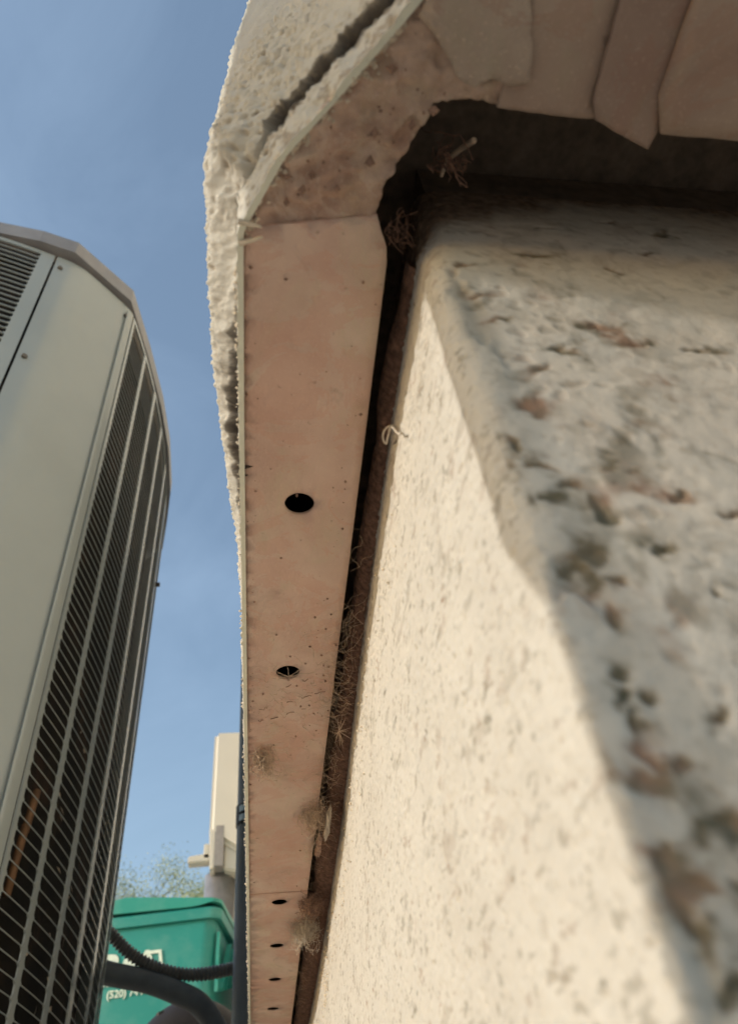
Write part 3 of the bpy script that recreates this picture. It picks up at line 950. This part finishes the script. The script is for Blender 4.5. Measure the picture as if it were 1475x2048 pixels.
def offset_plan(pl, d):
    out_ = []
    pl = [Vector(p) for p in pl]
    for i, p in enumerate(pl):
        a = pl[max(0, i - 1)]; b = pl[min(len(pl) - 1, i + 1)]
        t = (b - a).normalized(); nrm = Vector((-t.y, t.x))
        if nrm.dot(p - ACC) < 0: nrm = -nrm
        out_.append(p + nrm * d)
    return out_


RF = [(fx(y), y) for y in np.linspace(0.6405, 1.165, 40)]       # right louvred face
NF = [(x, fy(x)) for x in np.linspace(-0.8445, -0.2975, 40)]    # near louvred face
# blank service panel wrapping the corner: rounded at both ends with a bead near the second seam
def bez(a, b, c, k):
    return [tuple((1 - t) ** 2 * a[i] + 2 * t * (1 - t) * b[i] + t * t * c[i] for i in (0, 1)) for t in np.linspace(0, 1, k)]
panel = bez((-0.2945, 0.5468), (-0.272, 0.5540), (-0.2560, 0.5680), 14)[:-1] + bez((-0.2560, 0.5680), (-0.237, 0.5870), (-0.2180, 0.6090), 14)[:-1] + bez((-0.2180, 0.6090), (-0.2010, 0.6265), (-0.1975, 0.6375), 12)
strip_from_plan('service_panel', panel, AZ0, AZ1, 0.0012, MAT_AC, ac, 1)
bead = offset_plan(bez((-0.2035, 0.6225), (-0.2021, 0.6235), (-0.2010, 0.6262), 6), 0.0022)
strip_from_plan('panel_bead', bead, AZ0, AZ1 - 0.012, 0.002, MAT_AC, ac)
far = [(-0.199, 1.1655), (-0.262, 1.232), (-0.30, 1.255)]
strip_from_plan('rear_panel', far + [(x, 1.80 - fy(x)) for x in np.linspace(-0.31, -0.83, 14)] + [(-0.88, 1.24), (-0.945, 1.16)] + [(-1.14 - fx(y), y) for y in np.linspace(1.15, 0.65, 14)] + [(-0.94, 0.63), (-0.87, 0.56), (-0.847, 0.548)], AZ0, AZ1, 0.0012, MAT_AC, ac)

PITCH = 0.01205
ZT = 1.092
ROWS = [ZT - PITCH * i for i in range(int((ZT - AZ0 - 0.03) / PITCH))]


def bar_mesh(plc, c, hw, zlo, zhi, name, rounding=0.0022, sides=(1, 1), mat=MAT_AC, th=0.0016):
    """upright bar on the plan curve plc(t) at parameter c with half width hw, edges scalloped round the slots"""
    zs = [zlo]
    rows = [z for z in ROWS if zlo < z < zhi]
    samp = [(-0.5, 0), (-0.36, 0), (-0.24, 0.0), (-0.14, 0.35), (-0.07, 1.0), (0.07, 1.0), (0.14, 0.35), (0.24, 0), (0.36, 0)]
    prof = [(zlo, 0.0)]
    for z in reversed(rows):
        for dz, w in samp[1:]:
            prof.append((z + dz * PITCH, w))
    prof.append((zhi, 0.0))
    prof = [p for p in prof if zlo <= p[0] <= zhi]
    vs = []; fs = []
    for z, w in prof:
        l = hw + rounding * w * sides[0]; r = hw + rounding * w * sides[1]
        a = Vector(plc(c - l)); b = Vector(plc(c + r)); t = (b - a).normalized()
        nrm = Vector((-t.y, t.x))
        if nrm.dot(a - ACC) < 0: nrm = -nrm
        for q, d in ((a, 0.0006), (b, 0.0006), (b, 0.0006 - th), (a, 0.0006 - th)):
            q2 = q + nrm * d
            vs.append((q2.x, q2.y, z))
    for i in range(len(prof) - 1):
        o = i * 4
        for j in range(4):
            fs.append((o + j, o + (j + 1) % 4, o + 4 + (j + 1) % 4, o + 4 + j))
    fs.append((0, 1, 2, 3)); e = (len(prof) - 1) * 4; fs.append((e + 3, e + 2, e + 1, e))
    return vs, fs


def fixn(o):
    bm = bmesh.new(); bm.from_mesh(o.data); bmesh.ops.recalc_face_normals(bm, faces=bm.faces); bm.to_mesh(o.data); bm.free()
    return o


plr = lambda t: (fx(t), t)
for c, hw in ((0.6430, 0.0030), (0.7065, 0.0042), (0.7795, 0.0052), (0.8535, 0.0060), (0.9400, 0.0062), (1.0180, 0.0065), (1.0960, 0.0065), (1.160, 0.006)):
    v, f = bar_mesh(plr, c, hw, AZ0, AZ1 - 0.004, 'bar', sides=(0 if c < 0.65 else 1, 1))
    fixn(pydata('upright_bar', v, f, MAT_AC, ac))
pln = lambda t: (t, fy(t))
for c, hw in ((-0.3060, 0.0085), (-0.400, 0.0042), (-0.485, 0.0042), (-0.57, 0.0042), (-0.655, 0.0042), (-0.74, 0.0042), (-0.838, 0.006)):
    v, f = bar_mesh(pln, c, hw, AZ0, AZ1 - 0.004, 'bar', sides=(1, 0 if c > -0.31 else 1))
    fixn(pydata('upright_bar', v, f, MAT_AC, ac))
# plain header above the slots
strip_from_plan('header_band', [(fx(y), y) for y in np.linspace(0.641, 1.165, 40)], ZT + 0.001, AZ1, 0.0012, MAT_AC, ac)
strip_from_plan('header_band', [(x, fy(x)) for x in np.linspace(-0.8445, -0.2980, 40)], ZT + 0.001, AZ1, 0.0012, MAT_AC, ac)
# horizontal slats, one object per row and face sharing mesh data


def slat_mesh(name, plan2, hh, dep):
    o = strip_from_plan(name, plan2, -hh / 2, hh / 2, dep, MAT_AC, None)
    me = o.data
    bpy.data.objects.remove(o)
    return me


sm_r = slat_mesh('slat', [(p[0] - ACC.x, p[1] - ACC.y) for p in [(fx(y), y) for y in np.linspace(0.641, 1.163, 30)]], 0.0008, 0.0007)
sm_n = slat_mesh('slat', [(p[0] - ACC.x, p[1] - ACC.y) for p in [(x, fy(x)) for x in np.linspace(-0.842, -0.2985, 30)]], 0.0014, 0.0020)
ACCs = ACC
for me_ in (sm_r, sm_n):
    pass
for z in ROWS:
    for me_ in (sm_r, sm_n):
        o = bpy.data.objects.new('slat', me_)
        o.location = (0, 0, z - GZ)
        o.parent = ac
        col.objects.link(o)
# coil behind the louvres
coil_plan = offset_plan([(fx(y), y) for y in np.linspace(0.66, 1.14, 20)], -0.028)
coil = strip_from_plan('coil', coil_plan, AZ0, AZ1 + 0.0072, 0.02, MAT_COIL, ac, 1)
coil_plan = offset_plan([(x, fy(x)) for x in np.linspace(-0.82, -0.32, 20)], -0.028)
strip_from_plan('coil', coil_plan, AZ0, AZ1 + 0.0072, 0.02, MAT_COIL, ac, 1)
box('coil', -0.80, -0.252, 0.602, 1.20, AZ0, AZ1 + 0.0070, MAT_COIL, ac)
# copper return bends glimpsed through the slots
for k, (y0, z0, y1, z1) in enumerate(((0.677, 0.255, 0.683, 0.315), (0.684, 0.31, 0.690, 0.35))):
    vs, fs = tube_verts([(fx(y0) - 0.010, y0, z0), (fx(y1) - 0.010, y1, z1)], 0.0035, 10)
    pydata('copper_pipe', vs, fs, MAT_COPPER, ac, True)
# leaves lodged between coil and guard
for i in range(26):
    y = random.uniform(0.70, 0.86); z = random.uniform(0.12, 0.45)
    c = Vector((fx(y) - random.uniform(0.004, 0.012), y, z))
    a = random.uniform(0, 3.14); L = random.uniform(0.003, 0.007)
    u = Vector((random.uniform(-0.4, 0.4), math.cos(a), math.sin(a))) * L; w_ = Vector((0.5, -math.sin(a), math.cos(a))) * L * 0.4
    pydata('dry_leaf', [c - u, c + w_, c + u, c - w_ + Vector((0.001, 0, 0))], [(0, 1, 2, 3)], MAT_LEAFLIT, ac)

# top cap: straight-sided rim with bevelled corners, standing just proud of the cabinet
capout = [(-0.379, 0.5175), (-0.3184, 0.5275), (-0.2713, 0.5425), (-0.2000, 0.6170), (-0.1830, 0.7179), (-0.1705, 0.8187), (-0.1655, 0.9100), (-0.1700, 1.02), (-0.1830, 1.10), (-0.197, 1.175),
          (-0.262, 1.245), (-0.36, 1.285), (-0.57, 1.315), (-0.78, 1.285), (-0.87, 1.25), (-0.945, 1.175), (-0.975, 0.90), (-0.945, 0.62), (-0.87, 0.545), (-0.78, 0.5125), (-0.57, 0.4840), (-0.46, 0.4950)]
capin = []
for p in capout:
    v = Vector(p)
    capin.append(v + (ACC - v).normalized() * 0.010)
def loft(name, rings, mat, parent, cap_top=True, cap_bot=False):
    vs = []; fs = []
    n = len(rings[0])
    for r in rings: vs += r
    for k in range(len(rings) - 1):
        for i in range(n):
            fs.append((k * n + i, k * n + (i + 1) % n, (k + 1) * n + (i + 1) % n, (k + 1) * n + i))
    if cap_top: fs.append(tuple((len(rings) - 1) * n + i for i in range(n)))
    if cap_bot: fs.append(tuple(range(n - 1, -1, -1)))
    return fixn(pydata(name, vs, fs, mat, parent))
r0 = [(p.x, p.y, AZ1 + 0.008) for p in capin]
r1 = [(p[0], p[1], AZ1 + 0.008) for p in capout]
r2 = [(p[0], p[1], AZ1 + 0.040) for p in capout]
r3 = [tuple(Vector(p) + (ACC - Vector(p)).normalized() * 0.012) + (AZ1 + 0.052,) for p in capout]
r4 = [tuple(Vector(p) + (ACC - Vector(p)).normalized() * 0.12) + (AZ1 + 0.056,) for p in capout]
r00 = [(p.x - (p.x - ACC.x) * 0.3, p.y - (p.y - ACC.y) * 0.3, AZ1 + 0.008) for p in capin]
loft('top_cap', [r00, r0, r1, r2, r3, r4], MAT_ACCAP, ac)
gk = [tuple(p) for p in offset_plan([(x, fy(x)) for x in np.linspace(-0.80, -0.30, 20)] + panel + [(fx(y), y) for y in np.linspace(0.65, 1.16, 20)], -0.007)]
strip_from_plan('gap_shade_strip', gk, AZ1 - 0.006, AZ1 + 0.0078, 0.004, MAT_DARK, ac)  # dark strip added to put shade into the gap under the cap
for (sx, sy, sz) in ((-0.2865, 0.5493, 1.070), (-0.2035, 0.6225, 1.072), (-0.2865, 0.5493, 0.62), (-0.2860, 0.5493, 0.84)):
    d_ = (Vector((sx, sy)) - ACC).normalized()
    vs, fs = tube_verts([(sx - d_.x * 0.002, sy - d_.y * 0.002, sz), (sx + d_.x * 0.0022, sy + d_.y * 0.0022, sz)], 0.0035, 10)
    pydata('panel_screw', vs, fs, MAT_SCREW, ac)
# small screw on the side
vs, fs = tube_verts([(fx(1.05) - 0.002, 1.05, 0.905), (fx(1.05) + 0.007, 1.05, 0.905)], 0.004, 10)
pydata('screw', vs, fs, MAT_SCREW, ac)
# seam caulk line across the cap
tag(box('equipment_pad', -1.02, -0.13, 0.44, 1.36, GZ - 0.05, AZ0 - 0.001, MAT_PAD), 'grey concrete pad under the air conditioner', 'pad')


# ------------------------------------------------------------ pipes between unit and wall
vp = empty('insulated_riser', (-0.0195, 1.30, GZ), 'dark slate foam insulated pipe running straight up the wall behind the strip', 'pipe')
vs, fs = tube_verts([(-0.0190, 1.30, z) for z in (GZ, 0.2, 0.5, 0.9, 1.3, 1.7, 2.2)], 0.0162, 28)
pydata('foam_sleeve', vs, fs, MAT_RISER, vp, True)
vs, fs = tube_verts([(-0.0190, 1.30, 0.580), (-0.0190, 1.30, 0.614)], 0.0182, 28)
pydata('clamp_band', vs, fs, MAT_BLACK, vp)
for z in (0.584, 0.600):
    vs, fs = tube_verts([(-0.0160, 1.2945, z), (-0.0160, 1.2945, z + 0.010)], 0.0172, 28)
    pydata('tape_wrap', vs, fs, MAT_TAPE, vp)


def spline(pts, k=10):
    out_ = []
    P = [Vector(p) for p in pts]
    P = [P[0] * 2 - P[1]] + P + [P[-1] * 2 - P[-2]]
    for i in range(1, len(P) - 2):
        for j in range(k):
            t = j / k
            a, b, c, d = P[i - 1], P[i], P[i + 1], P[i + 2]
            out_.append(0.5 * ((2 * b) + (c - a) * t + (2 * a - 5 * b + 4 * c - d) * t * t + (3 * b - a - 3 * c + d) * t ** 3))
    out_.append(P[-2])
    return out_


# fat insulated line
fat = spline([(-0.36, 1.33, 0.40), (-0.27, 1.32, 0.400), (-0.224, 1.325, 0.380), (-0.160, 1.335, 0.366), (-0.115, 1.345, 0.350), (-0.086, 1.355, 0.337), (-0.064, 1.37, 0.314), (-0.048, 1.38, 0.285), (-0.036, 1.385, 0.24), (-0.028, 1.39, 0.12), (-0.028, 1.39, GZ)], 8)
vs, fs = tube_verts(fat, 0.0160, 24)
tag(pydata('insulated_line', vs, fs, MAT_FOAM, None, True), 'thick smooth dark insulated hose curving down from the unit to the wall', 'hose')
# ribbed flexible conduit
flex = spline([(-0.34, 1.30, 0.50), (-0.27, 1.31, 0.475), (-0.222, 1.32, 0.431), (-0.191, 1.325, 0.404), (-0.160, 1.33, 0.387), (-0.123, 1.34, 0.3765), (-0.086, 1.35, 0.375), (-0.041, 1.37, 0.385), (-0.012, 1.38, 0.395)], 60)
d = [0.0]
for a, b in zip(flex[:-1], flex[1:]): d.append(d[-1] + (b - a).length)
rr = [0.0088 + 0.0013 * math.sin(2 * math.pi * q / 0.0062) for q in d]
vs, fs = tube_verts(flex, rr, 14)
tag(pydata('ribbed_conduit', vs, fs, MAT_CONDUIT, None, True), 'dark ribbed flexible conduit sagging from the unit to the wall above the thick hose', 'conduit')
# dark rounded hose bend low in front of the bin
bend = spline([(-0.225, 1.62, 0.20), (-0.188, 1.63, 0.300), (-0.150, 1.64, 0.352), (-0.110, 1.64, 0.366), (-0.070, 1.64, 0.345), (-0.045, 1.63, 0.28), (-0.04, 1.62, 0.15), (-0.04, 1.62, GZ)], 8)
hb = empty('hose_bend', (-0.1, 1.63, GZ), 'black rubber hose bending in a dark hump below the thick hose', 'hose')
vs, fs = tube_verts(bend, 0.050, 24)
pydata('rubber_sleeve', vs, fs, MAT_BLACK, hb, True)
vs, fs = tube_verts([(-0.163, 1.62, 0.375), (-0.168, 1.62, 0.394)], 0.009, 8)
pydata('clamp_ear', vs, fs, MAT_BLACK, hb)

# ------------------------------------------------------------ wheeled bin
BY = 3.20
ang = math.radians(-9)
bc, bs_ = math.cos(ang), math.sin(ang)
RC = Vector((-0.146, BY))          # right front lower corner of the lip in plan
def bp(u, v, z):
    """u: to the left along the front, v: to the back"""
    return (RC.x - u * bc - v * bs_, RC.y - u * bs_ + v * bc, z)
BX = Vector(bp(0.31, 0.3, 0))
bin_ = empty('wheeled_bin', (BX.x, BX.y, GZ), 'teal green wheeled rubbish bin with white lettering behind the hoses', 'bin')
def rrect(u0, u1, v0, v1, r, k=6):
    P = []
    for cx_, cy_, a0 in ((u1 - r, v0 + r, -math.pi / 2), (u1 - r, v1 - r, 0), (u0 + r, v1 - r, math.pi / 2), (u0 + r, v0 + r, math.pi)):
        for i in range(k + 1):
            a = a0 + math.pi / 2 * i / k
            P.append((cx_ + r * math.cos(a), cy_ + r * math.sin(a)))
    return P
W_, D_ = 0.62, 0.60
ZL = 1.082       # lip bottom
rings = []
for z, ins in ((GZ + 0.03, 0.075), (0.5, 0.040), (ZL, 0.014)):
    rings.append([bp(u, v, z) for u, v in rrect(ins, W_ - ins, ins * 0.8, D_ - ins, 0.05)])
def smoothobj(o, ang_=0.6):
    bm = bmesh.new(); bm.from_mesh(o.data)
    for f in bm.faces: f.smooth = True
    for e in bm.edges:
        if len(e.link_faces) == 2 and e.link_faces[0].normal.angle(e.link_faces[1].normal, 0) > ang_: e.smooth = False
    bm.to_mesh(o.data); bm.free()
    return o
smoothobj(loft('bin_body', rings, MAT_BIN, bin_, cap_top=False, cap_bot=True))
lip = []
for z, ins in ((ZL + 0.001, 0.012), (ZL, -0.006), (ZL + 0.034, -0.009), (ZL + 0.040, -0.004), (ZL + 0.040, 0.02)):
    lip.append([bp(u, v, z) for u, v in rrect(ins, W_ - ins, ins, D_ - ins, 0.045)])
smoothobj(loft('bin_lip', lip, MAT_BIN, bin_, cap_top=False))
# lid: its edge humps up over the front right corner, as in the photograph
def lidz(u, v):
    base = ZL + 0.0425 + 0.008 * max(0, min(u, 0.4)) / 0.4
    return base + 0.012 * math.exp(-((u - 0.020) / 0.045) ** 2) * (1 if v < 0.1 else 0.5)
pts = rrect(-0.008, W_ + 0.008, -0.012, D_ + 0.02, 0.04, 8)
dens = []
for i in range(len(pts)):
    a, b = Vector(pts[i]), Vector(pts[(i + 1) % len(pts)])
    k = max(1, int((b - a).length / 0.02))
    for j in range(k): dens.append(tuple(a.lerp(b, j / k)))
l0 = [bp(u, v, lidz(u, v)) for u, v in dens]
l1 = [bp(u, v, ZL + 0.066 + 0.115 * max(0, min(u, W_ - u + 0.1, 0.36))) for u, v in dens]
l2 = [bp(0.31 + (u - 0.31) * 0.93, 0.3 + (v - 0.3) * 0.93, ZL + 0.066 + 0.115 * max(0, min(u, W_ - u + 0.1, 0.36)) + 0.003) for u, v in dens]
l3 = [bp(0.31 + (u - 0.31) * 0.5, 0.3 + (v - 0.3) * 0.5, ZL + 0.095) for u, v in dens]
lin = [bp(0.31 + (u - 0.31) * 0.95, 0.3 + (v - 0.3) * 0.95, lidz(u, v)) for u, v in dens]
smoothobj(loft('bin_lid', [lin, l0, l1, l2, l3], MAT_BINLID, bin_))
# ribs and handle bracket on the right-hand side
def slab(name, a, b, w, t, mat, parent):
    a, b = Vector(a), Vector(b)
    d_ = (b - a).normalized(); nrm = Vector((bc, bs_, 0)); s_ = d_.cross(nrm).normalized()
    vs = []
    for p in (a, b):
        for q in (-1, 1):
            for r in (0, 1):
                vs.append(p + s_ * q * w / 2 + nrm * r * t)
    return fixn(pydata(name, vs, [(0, 1, 3, 2), (4, 6, 7, 5), (0, 4, 5, 1), (2, 3, 7, 6), (0, 2, 6, 4), (1, 5, 7, 3)], mat, parent))
for i in range(7):
    v0 = 0.10 + i * 0.065
    slab('side_rib', bp(0.012, v0, 0.86 + 0.02 * i), bp(0.006, v0 + 0.12, 1.045), 0.014, 0.020, MAT_BIN, bin_)
slab('side_strap', bp(0.012, 0.045, 1.04), bp(0.012, 0.045, 0.84), 0.020, 0.012, MAT_BINLID, bin_)
for vv in (0.03, 0.47):
    vs, fs = tube_verts([bp(-0.01 if vv > 1 else 0.0, 0.50, GZ + 0.12), bp(0.03, 0.50, GZ + 0.12)], 0.12, 24)
vs, fs = tube_verts([bp(0.0, 0.52, GZ + 0.13), bp(0.06, 0.52, GZ + 0.13)], 0.125, 28)
pydata('wheel', vs, fs, MAT_BLACK, bin_)
vs, fs = tube_verts([bp(0.56, 0.52, GZ + 0.13), bp(0.62, 0.52, GZ + 0.13)], 0.125, 28)
pydata('wheel', vs, fs, MAT_BLACK, bin_)
vs, fs = tube_verts([bp(0.08, 0.66, 1.10), bp(0.54, 0.66, 1.10)], 0.016, 12)
pydata('handle', vs, fs, MAT_BIN, bin_)


def text_mesh(name, body, size, u_right, z_base, mat, parent, depth=0.0015, bold=0.002):
    cu = bpy.data.curves.new(name, 'FONT')
    cu.body = body; cu.size = size; cu.extrude = depth; cu.offset = bold; cu.align_x = 'RIGHT'; cu.resolution_u = 3
    to = bpy.data.objects.new(name, cu)
    col.objects.link(to)
    bpy.context.view_layer.update()
    me = bpy.data.meshes.new_from_object(to.evaluated_get(bpy.context.evaluated_depsgraph_get()))
    bpy.data.objects.remove(to)
    for v in me.vertices:
        u = u_right - v.co.x; z = z_base + v.co.y
        ins = 0.040 + (0.014 - 0.040) * (z - 0.5) / (ZL - 0.5)
        v.co = Vector(bp(u, ins * 0.8 - 0.0035 - v.co.z, z))
    me.materials.clear(); me.materials.append(mat)
    return link(name, me, None, parent)


text_mesh('lettering', 'CRAA', 0.098, 0.232, 0.925, MAT_PRINT, bin_, bold=0.006)
text_mesh('lettering', 'CRETE MA', 0.0265, 0.312, 0.892, MAT_PRINT, bin_, bold=0.0005)
text_mesh('lettering', '(520) 744-20', 0.034, 0.222, 0.854, MAT_PRINT, bin_, bold=0.0007)
def fbar(u0, z0, u1, z1, w):
    def q(u, z):
        ins = 0.040 + (0.014 - 0.040) * (z - 0.5) / (ZL - 0.5)
        return Vector(bp(u, ins * 0.8 - 0.004, z))
    a, b = q(u0, z0), q(u1, z1)
    d_ = (b - a).normalized(); nrm = Vector((-bs_, bc, 0)).normalized(); s_ = d_.cross(nrm)
    vs = []
    for p in (a - d_ * w * 0.4, b + d_ * w * 0.4):
        for k1 in (-1, 1):
            for k2 in (0, 1):
                vs.append(p + s_ * k1 * w / 2 - nrm * k2 * 0.002)
    pydata('logo_frame', vs, [(0, 1, 3, 2), (4, 6, 7, 5), (0, 4, 5, 1), (2, 3, 7, 6), (0, 2, 6, 4), (1, 5, 7, 3)], MAT_PRINT, bin_)
fbar(0.270, 0.989, 0.220, 0.989, 0.011)
fbar(0.217, 0.989, 0.207, 0.930, 0.011)

# ------------------------------------------------------------ meter enclosure on the wall
MY = 4.0
mb = empty('meter_box', (-0.12, MY, 1.56), 'cream electrical enclosure fixed to the wall above the bin', 'electrical box')
def prism_y(name, prof, y0, y1, mat, parent, bev=0.0):
    bm = bmesh.new()
    a = [bm.verts.new((x, y0, z)) for x, z in prof]
    b = [bm.verts.new((x, y1, z)) for x, z in prof]
    n = len(prof)
    bm.faces.new(a); bm.faces.new(b[::-1])
    for i in range(n): bm.faces.new((a[i], b[i], b[(i + 1) % n], a[(i + 1) % n]))
    bmesh.ops.recalc_face_normals(bm, faces=bm.faces)
    if bev: bmesh.ops.bevel(bm, geom=list(bm.edges), offset=bev, segments=3, affect='EDGES')
    me = bpy.data.meshes.new(name); bm.to_mesh(me); bm.free()
    return link(name, me, mat, parent)
prism_y('cover', [(-0.246, 2.345), (-0.006, 2.345), (-0.006, 1.60), (-0.248, 1.76)], MY, MY + 0.35, MAT_BOX, mb, 0.022)
prism_y('lower_cover', [(-0.248, 1.78), (-0.215, 1.78), (-0.215, 1.58), (-0.238, 1.58)], MY + 0.002, MY + 0.33, MAT_BOX, mb, 0.004)
prism_y('lower_cover', [(-0.172, 1.72), (-0.006, 1.66), (-0.006, 1.556), (-0.172, 1.585)], MY + 0.03, MY + 0.33, MAT_BOX, mb, 0.008)
prism_y('recess_shade', [(-0.216, 1.80), (-0.171, 1.80), (-0.171, 1.59), (-0.216, 1.59)], MY - 0.002, MY + 0.30, simple('enclosure_shadow_plate', (0.30, 0.27, 0.25), 0.6), mb, 0.003)  # dark plate, the shade of the recess put into its colour
prism_y('bracket_ledge', [(-0.348, 1.655), (-0.240, 1.668), (-0.240, 1.625), (-0.348, 1.622)], MY + 0.02, MY + 0.09, MAT_BOX, mb, 0.005)
prism_y('bracket_block', [(-0.272, 1.715), (-0.245, 1.715), (-0.242, 1.64), (-0.272, 1.64)], MY + 0.02, MY + 0.09, MAT_BOX, mb, 0.004)
vs, fs = tube_verts([(-0.190, MY + 0.16, 1.60), (-0.190, MY + 0.16, GZ)], 0.078, 28)
tag(pydata('steel_conduit', vs, fs, MAT_GALV, None, True), 'shiny grey steel riser pipe below the cream enclosure', 'pipe')

# ------------------------------------------------------------ tree far behind
tr = empty('desert_tree', (-2.6, 24, GZ), 'pale green airy tree beyond the bin, left of the cream enclosure', 'tree')
parts = []
random.seed(4)
tips = []
def branch(p, d_, L, r, lev):
    q = p + d_ * L
    mid = p.lerp(q, 0.5) + Vector((random.uniform(-1, 1), random.uniform(-1, 1), 0)) * L * 0.08
    parts.append(tube_verts([p, mid, q], [r, r * 0.8, r * 0.6], 5))
    if lev == 0:
        tips.append(q); return
    if lev < 3: tips.append(mid)
    for i in range(random.choice([3, 3, 4])):
        nd = (d_ + Vector((random.gauss(0, 0.55), random.gauss(0, 0.55), random.gauss(0.08, 0.32)))).normalized()
        branch(q, nd, L * random.uniform(0.62, 0.82), r * 0.6, lev - 1)
for dx, dz in ((-0.30, 1.0), (0.12, 1.05), (0.40, 0.9)):
    branch(Vector((-1.9, 24, GZ)), Vector((dx, random.uniform(-0.2, 0.2), dz)).normalized(), 3.1, 0.09, 4)
V, F = merge(parts)
pydata('trunk', V, F, MAT_BARK, tr, True)
LV = []; LF = []
for t in tips:
    for i in range(380):
        c = t + Vector((random.gauss(0, 0.30), random.gauss(0, 0.30), random.gauss(-0.02, 0.24)))
        a = Vector((random.gauss(0, 1), random.gauss(0, 1), random.gauss(0, 1))).normalized() * random.uniform(0.016, 0.034)
        b = a.cross(Vector((random.gauss(0, 1), random.gauss(0, 1), random.gauss(0, 1)))).normalized() * random.uniform(0.012, 0.024)
        o = len(LV); LV += [c - a, c + b, c + a, c - b]; LF.append((o, o + 1, o + 2, o + 3))
pydata('crown', LV, LF, MAT_LEAF, tr)

# ------------------------------------------------------------ unseen post and stake, added left of the corner to shade it
post = empty('shade_post', (-0.36, -0.10, GZ), 'unseen square wooden post on a thin pin, added to shade the wall corner', 'post')
box('shade_timber', -0.41, -0.31, -0.165, -0.0592, 0.217, 2.30, MAT_WOOD, post)
box('shade_post_cap', -0.42, -0.30, -0.175, -0.0582, 2.301, 2.325, MAT_WOOD, post)
vs, fs = tube_verts([(-0.36, -0.145, 0.2165), (-0.36, -0.145, GZ - 0.05)], 0.004, 14)
pydata('shade_post_pin', vs, fs, MAT_SCREW, post, True)
vs, fs = tube_verts([(-0.12, 0.0154, 0.162), (-0.12, 0.0154, 0.092), (-0.12, 0.0124, 0.080), (-0.12, 0.0124, GZ - 0.05)], [0.0037, 0.0037, 0.0017, 0.0017], 14)
tag(pydata('shade_stake', vs, fs, MAT_SCREW, None, True), 'unseen thin steel stake added to cast a narrow shadow on the wall corner', 'stake')
